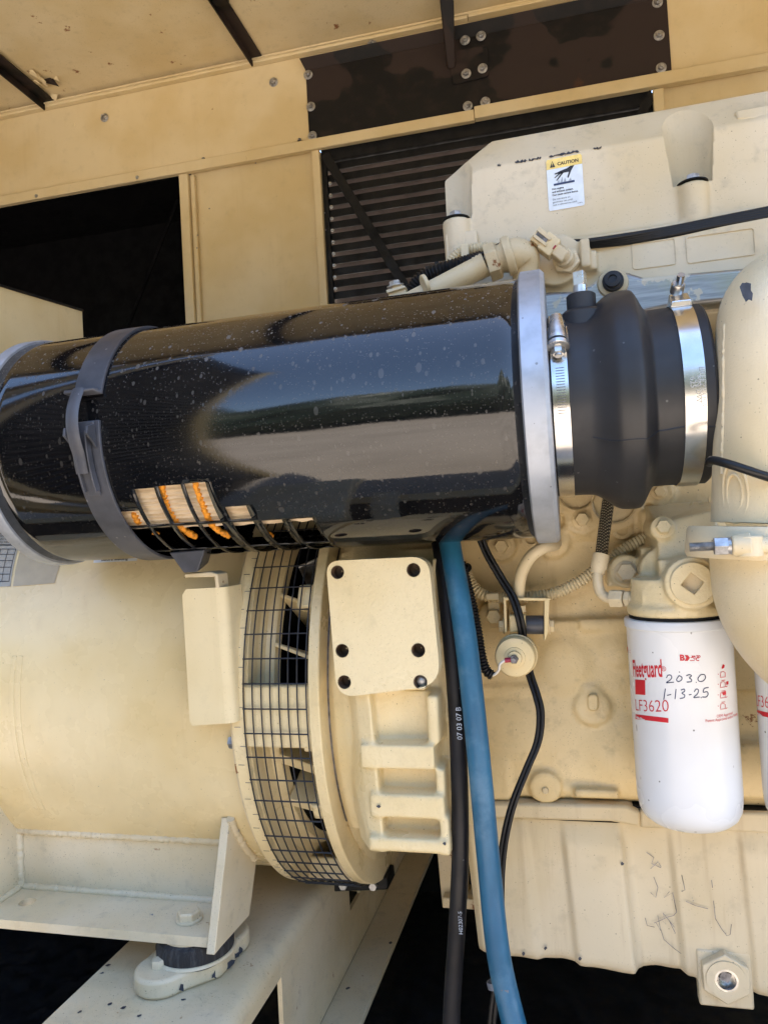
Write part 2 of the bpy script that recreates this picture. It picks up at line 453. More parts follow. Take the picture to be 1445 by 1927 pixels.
# ================================================================== SETTING
tag(obj('ground', ([V((-300, -300, -H)), V((300, -300, -H)), V((300, 300, -H)), V((-300, 300, -H))], [(0, 1, 2, 3)]), 'ground'), kind='structure')

# distant tree line behind the photographer, seen only as the dark band in the canister's reflection
random.seed(2)
v = []; f = []
for i in range(161):
    x = -80+i; hh = 7.2+1.6*math.sin(i*.31)+1.1*math.sin(i*.83+1)+random.uniform(-.5, .5)
    for j in range(7):
        t = j/6; v.append(V((x+random.uniform(-.4, .4), -13-(1.8*math.sin(t*3.1))*-1+random.uniform(-.5, .5), -H-.05+hh*t)))
f = [(i*7+j, (i+1)*7+j, (i+1)*7+j+1, i*7+j+1) for i in range(160) for j in range(6)]
back = [V((p.x, p.y-4, p.z)) for p in v]; k = len(v)
f += [tuple(q+k for q in reversed(t)) for t in f]+[(i*7+6, (i+1)*7+6, (i+1)*7+6+k, i*7+6+k) for i in range(160)]
tag(obj('far_trees', (v+back, f), 'leaf', None, smooth=0), 'dark green line of distant trees across the yard', 'trees', kind='stuff')

# ------------------------------------------------------------------ enclosure: built square in its own frame, turned 1.15 degrees
WY = 1.95; PIV = V((-.7, WY, 0)); PHI = R_(1.15)
_n = V((-math.sin(PHI), math.cos(PHI), 0)); _rm = M.Rotation(-PHI, 4, 'Z')
def PW(px, py, off=0.):                   # pixel -> point on the rear wall plane (moved off towards the camera), in the enclosure's own frame
    d = ray(px, py); t = (PIV.dot(_n)-off)/d.dot(_n); return PIV + _rm @ (d*t-PIV)
def PR(px, py, Z):                        # pixel -> point on a level plane (roof), in the enclosure's own frame
    return PIV + _rm @ (PZ(px, py, Z)-PIV)
ENC = thing('generator_enclosure', 'tan sheet metal generator enclosure with dark ribs, brown plate and black louvers behind the machine', 'enclosure', (PIV.x, PIV.y, -.98))
ENC.rotation_euler = (0, 0, PHI)
RZ = 1.385; RAILZ = 1.103; XL, XR = -2.35, 2.3; YF = .58
RUSTP = P(1097, 145, 1.94)
MT['brown'] = mat_plate()
e = lambda n, vf, m='wall', **k: obj(n, vf, m, ENC, **k)
def ZB(x0, x1, y0, y1, z0, z1): return box(x0, x1, WY+y0, WY+y1, z0, z1)   # y relative to the wall face
px_x = lambda px, py, off=0.: PW(px, py, off).x
# roof panels (a lap seam beside the second rib)
seam = PW(513, 92).x
e('roof_panel', box(XL-.02, seam, YF, WY+.34, RZ, RZ+.004), 'roof')
e('roof_panel', box(seam-.03, XR+.02, YF, WY+.34, RZ-.0045, RZ-.0005), 'roof')
# ribs under the roof
def rib(px, py, wd, notch):
    x = PR(px, py, RZ).x
    o = e('roof_rib', join(box(x-wd/2, x-wd/2+.004, YF+.02, WY-.02, RZ-.030, RZ-.006), box(x-wd/2, x+wd/2, YF+.02, WY-.02, RZ-.0095, RZ-.006)), 'brown')
    if notch: e('rib_gusset', box(x-wd/2+.005, x+wd*.75, YF+.02, WY-.26, RZ-.024, RZ-.011), 'brown')
    return o
rib(97, 190, .04, 0); rib(484, 104, .034, 1); rib(-330, 265, .04, 0)
# header panel, roof rail, lower rail
e('header_panel', ZB(XL, XR, 0, .004, RAILZ-.01, RZ))
e('roof_rail', ZB(XL, px_x(880, 20), -.020, -.001, RZ-.020, RZ-.006), bevel=.002)
e('roof_rail', ZB(px_x(881, 20), XR, -.024, -.001, RZ-.021, RZ-.006), bevel=.002)
e('seal_strip', ZB(XL, XR, -.026, -.021, RZ-.013, RZ-.008), 'roof')
jx = px_x(893, 215)
e('rail', ZB(XL, jx, -.018, -.001, RAILZ-.016, RAILZ+.014), bevel=.002)
e('rail', ZB(jx+.001, XR, -.022, -.001, RAILZ-.014, RAILZ+.019), bevel=.002)
random.seed(9)
for q in ((62, 134), (72, 140), (80, 148), (92, 150), (100, 152), (68, 152), (84, 158), (98, 178), (107, 146)):
    c = PR(*q, RZ-.002); n_ = 6; rr_ = random.uniform(.006, .016)
    ring_ = [c+V((rr_*1.5*math.cos(k*math.pi*2/n_)*random.uniform(.6, 1.2), rr_*math.sin(k*math.pi*2/n_)*random.uniform(.6, 1.2), -.001-(.014*random.random() if k in (0, 1) else 0))) for k in range(n_)]
    e('paint_flake', prism(ring_, (0, 0, .0008)), random.choice(['roof', 'roof', 'brown']), smooth=0)
# posts and panels below the rail
def post(pa, pb, y=340, off=.012, bot=-.98):
    x0, x1 = px_x(pa, y), px_x(pb, y)
    e('post', ZB(x0, x1, -off, .03, bot, RAILZ-.0165), bevel=.002); return x0, x1
p1 = post(340, 357); p2 = post(588.5, 603, 290); p3 = post(1228, 1249, 190)
e('rear_panel', ZB(p1[1], p2[0], .012, .016, -.98, RAILZ+.02))
e('panel_flange', ZB(p1[1]+.002, p1[1]+.016, -.002, .011, -.98, RAILZ-.019), bevel=.002)
e('rear_panel', ZB(p3[1], XR, .012, .016, -.98, RAILZ+.02))
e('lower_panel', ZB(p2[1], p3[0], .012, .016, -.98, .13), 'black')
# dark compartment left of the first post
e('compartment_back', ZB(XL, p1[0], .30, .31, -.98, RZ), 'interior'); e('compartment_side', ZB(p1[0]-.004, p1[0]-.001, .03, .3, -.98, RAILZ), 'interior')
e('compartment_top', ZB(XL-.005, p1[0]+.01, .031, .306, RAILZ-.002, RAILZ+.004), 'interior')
a = PW(337, 372, -.16); b = PW(242, 612, -.16); e('compartment_brace', tube([a, b], .006, 8), 'interior')
# louver blades: inner edge high, outer edge low, open gaps between
ls = thing; n_bl = 30; z = RAILZ-.05
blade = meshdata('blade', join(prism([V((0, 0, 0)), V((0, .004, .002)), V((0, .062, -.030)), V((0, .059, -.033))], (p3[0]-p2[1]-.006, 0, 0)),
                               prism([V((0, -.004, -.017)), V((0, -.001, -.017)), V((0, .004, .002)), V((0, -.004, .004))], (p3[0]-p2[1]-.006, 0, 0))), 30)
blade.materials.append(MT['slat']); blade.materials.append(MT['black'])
for p_ in blade.polygons: p_.material_index = int(p_.center.y < .006)  # black lips, lighter undersides: shaded and lit strips set by colour
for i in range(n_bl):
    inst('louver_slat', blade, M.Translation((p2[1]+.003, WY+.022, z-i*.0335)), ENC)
e('louver_head', ZB(p2[1], p3[0], .006, .10, RAILZ-.045, RAILZ+.03), 'black')
e('louver_jamb', ZB(p2[1], p2[1]+.014, .004, .018, -.3, RAILZ-.02), 'black'); e('louver_jamb', ZB(p3[0]-.014, p3[0], .004, .018, -.3, RAILZ-.02), 'black')
studm = meshdata('stud', hexhead((0, 0, 0), (0, -1, 0), .0035, .006, 1.4), 40); studm.materials.append(MT['zinc'])
for py in range(345, 560, 22):
    inst('louver_screw', studm, M.Translation(PW(621+.05*(py-340), py, -.004)), ENC)
a = PW(611, 290, .012); b = PW(768, 548, .012); dd = (b-a).normalized(); sx = V((dd.z, 0, -dd.x))*.013
e('diagonal_brace', prism([a+sx, a-sx, b-sx, b+sx], (0, .006, 0)), 'black', bevel=.001)
a = PW(1222, 168, .010); b = PW(1185, 235, .010); e('corner_brace', prism([a, a+V((.012, 0, -.02)), b+V((.03, 0, 0)), b], (0, .005, 0)), 'black')
# brown plate over the header with a leaning top flange
tl, tr = PW(574, 128, .004), PW(1252, -2, .004); bl, br = PW(583, 262, .004), PW(1266, 128, .004)
tl.z = tr.z = (tl.z+tr.z)/2; bl.z = br.z = RAILZ+.012; tl.x = bl.x = (tl.x+bl.x)/2; tr.x = br.x = (tr.x+br.x)/2
flz = V((0, -.022, .024))
e('brown_plate', join(prism([tl, tr, br, bl], (0, .003, 0)), prism([tl+V((0, 0, .0005)), tr+V((0, 0, .0005)), tr+flz, tl+flz+V((-.01, 0, 0))], (0, .003, .001))), 'brown', smooth=20)
bolt = meshdata('bolt', join(hexhead((0, 0, 0), (0, -1, 0), .0085, .009, 1.55), cyl((0, -.009, 0), (0, -.014, 0), .0045, .004, 12)), 40); bolt.materials.append(MT['zinc'])
for q in [(580, 140), (585, 200), (588, 255), (700, 82), (1240, 66), (1244, 127), (1237, 4), (880, 199), (913, 191)]:
    inst('bolt', bolt, M.Translation(PW(*q, .0045)) @ M.Rotation(random.random(), 4, 'Y'), ENC)
q4 = [PW(846, 98, .005), PW(918, 86, .005), PW(921, 143, .005), PW(852, 160, .005)]
o2 = roundpoly([V((p.x, p.z)) for p in q4], .012)
e('bracket_pad', prism([V((p.x, WY-.005, p.y)) for p in o2], (0, -.004, 0)), 'brown', bevel=.001)
for q in [(875, 75), (905, 67), (877, 138), (908, 128)]:
    inst('bolt', bolt, M.Translation(PW(*q, .0092)) @ M.Rotation(random.random(), 4, 'Y'), ENC)
a0, a1 = PW(822, -60, .15), PW(848, 128, .010)
e('hanger_bracket', join(hull([a0, a0+V((.040, 0, 0)), a0+V((.040, 0, -.02)), a0+V((0, 0, -.02))], [a1+V((-.012, 0, .02)), a1+V((.014, 0, .02)), a1+V((.012, 0, 0)), a1+V((-.008, 0, 0))])), 'brown', bevel=.002)
# header fixings
for q in [(515, 154), (197, 221)]: inst('bolt', bolt, M.Translation(PW(*q, .0005)), ENC)
e('plug', lathe([(0, .006), (.001, .0055)], PW(138, 233, .0003), (0, -1, 0), 20), 'wall')
scr = meshdata('screw', lathe([(0, .0055), (.0015, .005), (.002, .003)], (0, 0, 0), (0, -1, 0), 16), 40); scr.materials.append(MT['zinc'])
for q in [(68, 368), (258, 333)]: inst('screw', scr, M.Translation(PW(*q, .0185)), ENC)
e('grommet', lathe([(0, .0075), (.0012, .007)], PW(460, 298, .0185), (0, -1, 0), 20), 'wall')
for q in [(383, 300), (564, 264)]: e('rail_nut', hexhead(PW(*q, .008)+V((0, 0, -.002)), (0, 0, 1), .005, .008, 1.3), 'stud')
for q in [(394, 392), (372, 442), (371, 466), (611, 400), (613, 432), (481, 306)]: e('hole_plug', lathe([(0, .0022), (.0006, .002)], PW(*q, -.0118 if 375 < q[0] < 588 else .0125), (0, -1, 0), 10), 'stud')
# the rest of the shell: sides, deck, front sill and front header, open doors
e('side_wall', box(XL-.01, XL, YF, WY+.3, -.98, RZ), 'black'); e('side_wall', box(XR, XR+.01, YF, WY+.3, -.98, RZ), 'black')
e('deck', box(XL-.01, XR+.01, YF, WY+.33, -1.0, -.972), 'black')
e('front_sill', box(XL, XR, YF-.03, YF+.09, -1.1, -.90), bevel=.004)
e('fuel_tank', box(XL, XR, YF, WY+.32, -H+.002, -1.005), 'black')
e('front_header', box(XL, XR, YF-.02, YF, RZ-.09, RZ+.02), bevel=.003)
e('front_post', box(-1.07, -1.0, YF-.02, YF+.03, -.899, RZ-.091), bevel=.003)
DX = -.95
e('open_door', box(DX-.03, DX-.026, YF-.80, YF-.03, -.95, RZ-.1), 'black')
for i in range(46):
    zz = -.80+i*.043; e('door_louver', prism([V((DX-.026, YF-.74, zz)), V((DX-.004, YF-.74, zz+.014)), V((DX-.026, YF-.74, zz+.018))], (0, .63, 0)), 'plastic', smooth=20)
e('door_frame', join(box(DX-.026, DX+.004, YF-.80, YF-.77, -.95, RZ-.1), box(DX-.026, DX+.004, YF-.06, YF-.03, -.95, RZ-.1)), bevel=.002)

# ------------------------------------------------------------------ beige control box behind the air cleaner, on top of the alternator
bx = -1.02
c0, c1 = PX(-60, 520, bx), PX(155, 585, bx); c2 = PX(159, 645, bx)
BOX = thing('terminal_box', 'beige sheet metal terminal box with dark top seam behind the black air cleaner', 'electrical box', (bx-.2, 1.4, -.12))
zb = -.10
obj('side_panel', prism([V((bx, c0.y, c0.z)), V((bx, c1.y, c1.z)), V((bx, c1.y, zb)), V((bx, c0.y, zb))], (-.004, 0, 0)), 'beige', BOX, bevel=.001)
obj('housing', prism([V((bx-.005, c0.y+.004, c0.z-.004)), V((bx-.005, c1.y-.004, c1.z-.004)), V((bx-.005, c1.y-.004, zb)), V((bx-.005, c0.y+.004, zb))], (-.45, 0, 0)), 'beige', BOX)
obj('lid_seam', prism([V((bx+.003, c0.y, c0.z+.0035)), V((bx+.003, c1.y, c1.z+.0035)), V((bx+.003, c1.y, c1.z-.001)), V((bx+.003, c0.y, c0.z-.001))], (-.45, 0, 0)), 'black', BOX)

# ================================================================== ALTERNATOR, ADAPTER, FEET, SKID
AY, AZ, AR = 1.24, -.23, .34              # axis of the generator end; AR = adapter ring radius
BR = .322                                  # alternator barrel radius
X1 = P(432, 1294, AY-AR).x; X2 = P(598, 1294, AY-AR).x; XG0 = P(455, 1294, AY-AR).x; XG1 = P(577, 1294, AY-AR).x
def on(X, th, r): return V((X, AY-r*math.cos(th), AZ+r*math.sin(th)))     # th = 0 faces the camera side, + up
def ringsec(x0, x1, r0, r1, t0, t1, n):   # a curved block of the ring
    v = []; f = []
    for i in range(n+1):
        t = t0+(t1-t0)*i/n; v += [on(x0, t, r1), on(x1, t, r1), on(x1, t, r0), on(x0, t, r0)]
    for i in range(n):
        k = i*4
        for j in range(4): f.append((k+j, k+(j+1) % 4, k+4+(j+1) % 4, k+4+j))
    f += [(3, 2, 1, 0), tuple(4*n+j for j in range(4))]
    return v, f
ALT = thing('alternator', 'large beige cylindrical alternator barrel lying under the black air cleaner', 'alternator', (-.9, AY, AZ-BR))
prof = [(0, BR-.05), (.002, BR-.004), (.006, BR), (.95, BR), (.96, BR-.06)]
obj('barrel', lathe([(t, r) for t, r in prof], V((X1-.003, AY, AZ)), (-1, 0, 0), 160), 'alt', ALT)
# faint pressed swage lines near the barrel's far end
for px in (28, 40):
    xs_ = PCX(px, 1230, AY, AZ, BR).x
    obj('swage_line', ringsec(xs_-.004, xs_+.004, BR-.003, BR+.0008, R_(-30), R_(14), 24), 'alt', ALT, bevel=.0008)
# folded sheet bracket standing on the barrel beside the ring
yb = AY-BR-.035
def bp(px, py, y=yb): return P(px, py, y)
pan = [bp(343, 1120), bp(350, 1109), bp(405, 1106), bp(424, 1362), bp(362, 1366), bp(357, 1358)]
w2 = P(405, 1106, yb); w3 = P(424, 1362, yb)
v = pan+[p+V((0, .0045, 0)) for p in pan]
br_ = [(0, 0, 0)]
# bend: quarter roll from front face back to the barrel
def roll(ptop, pbot, r=.014, depth=.05, th=.0045):
    o = []
    for off in (0, th):
        for p in (ptop, pbot):
            pass
    ring = [(0, 0)]+[(r*math.sin(q), r*(1-math.cos(q))) for q in [R_(x) for x in (15, 30, 45, 60, 75, 90)]]+[(r, depth)]
    inn = [(0, th)]+[((r-th)*math.sin(q), th+(r-th)*(1-math.cos(q))) for q in [R_(x) for x in (15, 30, 45, 60, 75, 90)]]+[(r-th, depth)]
    loop = ring+inn[::-1]
    return hull([ptop+V((a, b, 0)) for a, b in loop], [pbot+V((a, b, 0)) for a, b in loop])
BRK = obj('bracket', join(prism(pan, (0, .0045, 0)), roll(w2-V((.0005, 0, 0)), w3-V((.0005, 0, 0)))), 'beige', ALT, smooth=30)
hk = [bp(347, 1080), bp(396, 1076), bp(409, 1080), bp(412, 1108), bp(405, 1108), bp(403, 1086), bp(347, 1087)]
obj('bracket_hook', prism(hk, (0, .03, 0)), 'old', ALT, bevel=.0015)
# data plate, blank decal and a small wiring notice under the air cleaner
def onbar(px0, py0, px1, py1, px2, py2, px3, py3, eps=.0008, n=8):
    c = [PCX(a, b, AY, AZ, BR) for a, b in ((px0, py0), (px1, py1), (px2, py2), (px3, py3))]
    th = [math.atan2(p.z-AZ, AY-p.y) for p in c]
    def fn(u, v_): 
        x = (c[3].x*(1-u)+c[2].x*u)*(1-v_)+(c[0].x*(1-u)+c[1].x*u)*v_
        t = (th[3]*(1-u)+th[2]*u)*(1-v_)+(th[0]*(1-u)+th[1]*u)*v_
        return on(x, t, BR+eps)
    return fn
def gridpatch(fn, nu=2, nv=8):
    v = [fn(i/nu, j/nv) for j in range(nv+1) for i in range(nu+1)]
    return v, [(j*(nu+1)+i, j*(nu+1)+i+1, (j+1)*(nu+1)+i+1, (j+1)*(nu+1)+i) for j in range(nv) for i in range(nu)]
dp = onbar(-60, 985, 57, 985, 20, 1104, -90, 1108); DPL = obj('data_plate', gridpatch(dp), 'plate', ALT)
dpl = onbar(-60, 985, 57, 985, 20, 1104, -90, 1108, .0013)
ln = [[(0.55, y), (.97, y)] for y in (.06, .15, .24, .33, .42, .5)]+[[(.97, .06), (.97, .5)], [(.85, .06), (.85, .5)], [(.73, .06), (.73, .5)], [(.61, .06), (.61, .5)]]+[[(.3, y), (.97, y)] for y in (.56, .575)]
obj('printed_grid', strokes([[(a[0][0]+(a[1][0]-a[0][0])*k/4, a[0][1]+(a[1][1]-a[0][1])*k/4) for k in range(5)] for a in ln], .008, dpl), 'ink', DPL)
for yy in (.60, .65, .70, .75, .80): text('WARNING RATING kVA', .05, 'ink', DPL, lambda u, v_, yy=yy: dpl(.55+u*.75, yy+v_*.9))
bd = onbar(62, 985, 150, 990, 103, 1098, 25, 1104); obj('blank_decal', gridpatch(bd), 'plate2', ALT)
wn = onbar(180, 1038, 262, 1038, 258, 1056, 176, 1060); WN = obj('printed_notice', gridpatch(wn, 2, 3), 'label', ALT)
wl = onbar(180, 1038, 262, 1038, 258, 1056, 176, 1060, .0013)
text('before welding', .34, 'ink', WN, lambda u, v_: wl(.18+u*.3, .12+v_), bold=.01)
text('contact connections', .34, 'ink', WN, lambda u, v_: wl(.18+u*.26, .52+v_), bold=.01)
obj('flange_bolt', hexhead(on(X1+.001, R_(-7), BR+.006), (-1, 0, 0), .009, .012, 0), 'zinc', ALT)

# adapter ring with vent windows behind a wire mesh
RING = thing('adapter_ring', 'beige ring housing with black wire mesh over its vent windows between alternator and flywheel housing', 'housing', (X1*.5+X2*.5, AY, AZ-AR))
obj('flange', lathe([(0, .26), (0, AR-.001), (.001, AR), (XG0-X1, AR), (XG0-X1, AR-.02), (XG0-X1, .27)], V((X1, AY, AZ)), (1, 0, 0), 180, caps=False), 'cast', RING)
obj('flange', lathe([(0, .27), (0, AR-.0025), (.0015, AR-.001), (X2-XG1-.0015, AR-.001), (X2-XG1, AR-.0025), (X2-XG1, .20)], V((XG1, AY, AZ)), (1, 0, 0), 180, caps=False), 'cast', RING)
def thy(px, py): p = PCX(px, py, AY, AZ, AR); return math.atan2(p.z-AZ, AY-p.y)
tb0, tb1 = thy(460, 1291), thy(470, 1410)
for (t1_, t0_) in ((tb0, tb1), (R_(62), R_(45)), (R_(-66), R_(-80))):
    obj('bridge', ringsec(XG0-.001, XG1+.001, AR-.035, AR-.003, t0_, t1_, 14), 'cast', RING, bevel=.003)
for px, py, dt, dx in ((580, 1118, .05, .022), (572, 1405, .03, .012), (592, 1535, .035, .014)):
    t = thy(px, py); obj('lug', ringsec(XG1-dx, XG1+.002, AR-.03, AR-.004, t-dt, t+dt, 5), 'cast', RING, bevel=.003)
obj('inner_lip', lathe([(0, AR-.012), (.006, AR-.012), (.006, .26), (0, .26)], V((XG0-.004, AY, AZ)), (1, 0, 0), 120, caps=False), 'beige', RING)
obj('inner_drum', lathe([(0, .300), (.012, .298), (.018, .285), (.030, .280), (.034, .268)], V((XG0-.01, AY, AZ)), (1, 0, 0), 120, caps=False), 'cast', RING)
obj('shade_disc', lathe([(0, .2675), (.002, .266), (.002, .10)], V((XG0+.023, AY, AZ)), (1, 0, 0), 90, caps=False), 'interior', RING)  # black disc stands in for the shade inside the ring
obj('shade_disc', lathe([(0, .27), (.001, .10)], V((XG1+.001, AY, AZ)), (1, 0, 0), 90, caps=False), 'interior', RING)  # second black disc, shade on the engine side
obj('shade_ring', lathe([(0, .30), (.003, .30), (.003, .12), (0, .12)], V((XG1+.006, AY, AZ)), (1, 0, 0), 90, caps=False), 'interior', RING)  # black ring added as painted shade behind the vent windows
obj('shaft_hub', cyl((XG0, AY, AZ), (XG1+.015, AY, AZ), .13, .13, 40), 'interior', RING)  # hub coloured near-black as part of the painted inner shade
fanb = prism([on(XG0+.035, 0, .15), on(XG1-.004, R_(6), .15), on(XG1-.004, R_(6), .275), on(XG0+.035, 0, .275)], (0, 0, .005))
for k in range(7):
    q = M.Translation((0, AY, AZ)) @ M.Rotation(R_(k*360/7+9), 4, 'X') @ M.Translation((0, -AY, -AZ))
    obj('fan_blade', xf(fanb, q), 'plate' if k % 3 else 'zinc', RING, bevel=.0015)
for px_, py_, tw in ((545, 1222, .020), (540, 1478, .05), (575, 1575, .05), (560, 1105, .02)):
    t = thy(px_, py_)
    obj('fan_blade', hull([on(XG0+.024, t+.05, .292), on(XG1-.003, t-.03, .292), on(XG1-.003, t-.03, .17), on(XG0+.024, t+.05, .17)], [on(XG0+.024, t+.05-tw, .292), on(XG1-.003, t-.03-tw, .292), on(XG1-.003, t-.03-tw, .17), on(XG0+.024, t+.05-tw, .17)]), 'beige', RING, bevel=.0015)
t = thy(480, 1422); obj('paint_mark', ringsec(XG0+.012, XG0+.022, .27, .281, t-.04, t, 4), 'teal', RING)
# mesh wires
MR = AR+.0018
NW = 8
for k in range(NW):
    x = XG0+.002+(XG1-XG0-.003)*k/(NW-1)
    obj('ring_wire', tube([on(x, R_(70)-R_(165)*i/90, MR) for i in range(91)], .00105, 6, caps=False), 'mesh', RING)
dth = .0945; t0 = thy(470, 1287)
wm = None
for k in range(-9, 17):
    t = t0-dth*k
    if t > R_(68) or t < R_(-93): continue
    obj('cross_wire', tube([on(XG0+.001, t, MR+.0012), on(XG1, t, MR+.0012)], .00105, 6), 'mesh', RING)
for k in range(30):                        # engraved timing ticks on the flange
    t = R_(50)-k*R_(4.4); xx = X1+.004+(.006 if k % 2 else 0)
    obj('tick', ringsec(xx, xx+.009, AR-.001, AR+.0004, t, t+.0022, 1), 'stud', RING)
obj('seal', ringsec(X1-.0032, X1-.0006, BR, AR-.003, R_(60), R_(-100), 60), 'old', RING)
# black clamp block under the ring
cb = [P(628, 1656, 1.16), P(728, 1652, 1.16), P(730, 1676, 1.16), P(628, 1680, 1.16)]
CB = tag(obj('clamp_block', prism(cb, (0, .05, 0)), 'black', None, bevel=.003), 'small black bracket with two zinc bolts under the ring housing', 'bracket')
for q in ((647, 1666), (703, 1667)): obj('bolt', hexhead(P(*q, 1.1595), (0, -1, 0), .007, .007, 0), 'zinc', CB)

# feet: long angle welded to the barrel with end gussets
wt = PCX(200, 1578, AY, AZ, BR); WBY = wt.y-.004
ZS = P(200, 1682, WBY).z                   # top of the shelf
SYF = PZ(200, 1749, ZS).y                  # front edge of the shelf
XGs = PX(405, 1556, PCX(405, 1556, AY, AZ, BR).x).x
FOOT = ALT                                 # the foot is welded to the barrel
shelf_x1 = P(392, 1768, SYF).x; XFL = -1.15
ho = PZ(52, 1698, ZS)
obj('shelf', plate(roundpoly([V((XFL, SYF)), V((shelf_x1, SYF)), V((shelf_x1, WBY+.01)), V((XFL, WBY+.01))], .001), [circ2((ho.x, ho.y), .0125)], (0, 0, ZS), (1, 0, 0), (0, 1, 0), .013), 'frame', FOOT, bevel=.0015)
obj('web', prism([V((XFL, WBY, ZS)), V((shelf_x1, WBY, ZS)), V((shelf_x1, WBY, wt.z+.012)), V((XFL, WBY, wt.z+.012))], (0, .012, 0)), 'frame', FOOT, bevel=.002)
random.seed(3)
def weld(path, r, name='weld_bead'):
    q = resample(catmull(path, 12), .003); q = [p+V((random.uniform(-1, 1), random.uniform(-1, 1), random.uniform(-1, 1)))*r*.10 for p in q]
    obj(name, tube(q, [r*random.uniform(.85, 1.15) for _ in q], 8), 'frame', FOOT, smooth=80)
weld([V((XFL, WBY-.001, wt.z+.008)), V((-.8, WBY-.001, wt.z+.008)), V((shelf_x1-.004, WBY-.001, wt.z+.008))], .007)
weld([V((XFL, WBY-.001, ZS+.002)), V((-.8, WBY-.001, ZS+.002)), V((shelf_x1-.004, WBY-.001, ZS+.002))], .0055)
gx = shelf_x1+.001
g = [PX(408, 1552, gx), PX(388, 1772, gx), PX(455, 1722, gx), PX(471, 1600, gx)]
g[0].y = PCX(406, 1552, AY, AZ, BR).y-.012
_t0 = math.atan2(g[0].z-AZ, AY-g[0].y); _t3 = math.atan2(g[3].z-AZ, AY-g[3].y)
gp = [V((gx, g[0].y, g[0].z+.004)), V((gx, SYF-.010, ZS-.016)), V((gx, SYF+.012, ZS-.016)), V((gx, g[2].y, g[2].z)), V((gx, g[3].y, g[3].z))]+[on(gx, _t3+(_t0-_t3)*k/6, BR-.006) for k in range(1, 6)]
obj('gusset', prism(gp, (.0125, 0, 0)), 'frame', FOOT, bevel=.0012)
tt = [math.atan2(p.z-AZ, AY-p.y) for p in (g[0], g[3])]
weld([on(gx+.0135, tt[0]+.01-(.36)*k/6, BR+.003) for k in range(7)], .0055)
gl = P(40, 1640, WBY).x
gp2 = [V((gl, PCX(0, 1535, AY, AZ, BR).y+.01, PCX(0, 1535, AY, AZ, BR).z+.03)), V((gl, SYF-.002, ZS+.002)), V((gl, WBY+.005, ZS+.002)), V((gl, WBY+.005, wt.z+.012))]
gp2 = [V((gl, AY-BR*math.cos(R_(22))+.006, AZ-BR*math.sin(R_(16)))), V((gl, SYF+.006, ZS+.001)), V((gl, WBY+.005, ZS+.001)), V((gl, WBY+.005, wt.z+.006))]
obj('gusset', prism(gp2, (-.013, 0, 0)), 'frame', FOOT, bevel=.0012)
weld([V((gl+.001, WBY-.002, wt.z+.004)), V((gl+.001, WBY-.002, (wt.z+ZS)/2)), V((gl+.001, WBY-.002, ZS+.003))], .006)
weld([V((gl+.001, SYF+.01, ZS+.002)), V((gl+.001, (SYF+WBY)/2, ZS+.002)), V((gl+.001, WBY-.002, ZS+.002))], .0055)
weld([on(gl+.001, R_(-14)-R_(9)*k/4, BR+.003) for k in range(5)], .006)
bo = PZ(356, 1732, ZS)
obj('mount_bolt', hexhead(V((bo.x, bo.y, ZS+.0005)), (0, 0, 1), .0165, .014, 1.12, rot=.3), 'frame', FOOT)

# vibration isolator on the skid
BT = ZS-.013-.056                          # top of the cross beam
ISO = thing('vibration_mount', 'round black rubber vibration mount on a beige two-bolt base under the alternator foot', 'vibration mount', (bo.x, bo.y, BT))
ix, iy = bo.x+.005, bo.y+.006
obj('rubber_pad', lathe([(0, .048), (.004, .053), (.020, .054), (.030, .051), (.0335, .046)], V((ix, iy, BT+.020)), (0, 0, 1), 60), 'oldrubber', ISO)
obj('top_washer', cyl((ix, iy, BT+.0532), (ix, iy, ZS-.0131), .046, .046, 48), 'old', ISO)
c1 = V((ix-.026, iy-.044)); c2 = V((ix+.016, iy+.052))
def slot2(a, b, ra, rb, rc):
    c = (a+b)/2; d = (b-a).normalized(); nn = V((-d.y, d.x)); o = []
    for s_, cen, r in ((1, b, rb), (-1, a, ra)):
        for k in range(13):
            q = math.pi/2-math.pi*k/12; o.append(cen+d*s_*math.cos(q)*r+nn*s_*math.sin(q)*r)
        o.append(c-nn*s_*rc)
    return o
ol = slot2(c1, c2, .038, .038, .058)
d_ = ol
obj('base_casting', prism([V((p.x, p.y, BT+.001)) for p in ol], (0, 0, .025)), 'frame', ISO, bevel=.005, seg=3)
obj('base_ring', lathe([(0, .057), (.003, .055), (.004, .05)], V((ix, iy, BT+.0262)), (0, 0, 1), 60), 'frame', ISO)
obj('base_bolt', hexhead(V((c1.x-.004, c1.y-.004, BT+.0262)), (0, 0, 1), .0095, .010, 0, rot=.5), 'frame', ISO)
obj('base_bolt', hexhead(V((c2.x, c2.y, BT+.0262)), (0, 0, 1), .0095, .010, 0, rot=.1), 'frame', ISO)

random.seed(31)
def chip(c, ex, ez, n=9):
    pts_ = [c+ex*(math.cos(k*6.283/n)*random.uniform(.5, 1.1))+ez*(math.sin(k*6.283/n)*random.uniform(.4, 1.1)) for k in range(n)]
    return pts_, [tuple(range(n))]
_d = (c2-c1).normalized(); _nn = V((_d.y, -_d.x))
for t_, L_ in ((.02, .007), (.42, .006), (.66, .013), (.85, .011), (.96, .008)):
    b2 = c1+(c2-c1)*t_+_nn*(.0386+.0195*(1-abs(2*t_-1)))
    obj('paint_chip', chip(V((b2.x, b2.y, BT+.009)), V((_d.x, _d.y, 0))*L_, V((0, 0, .006))), 'primer', ISO, smooth=0)
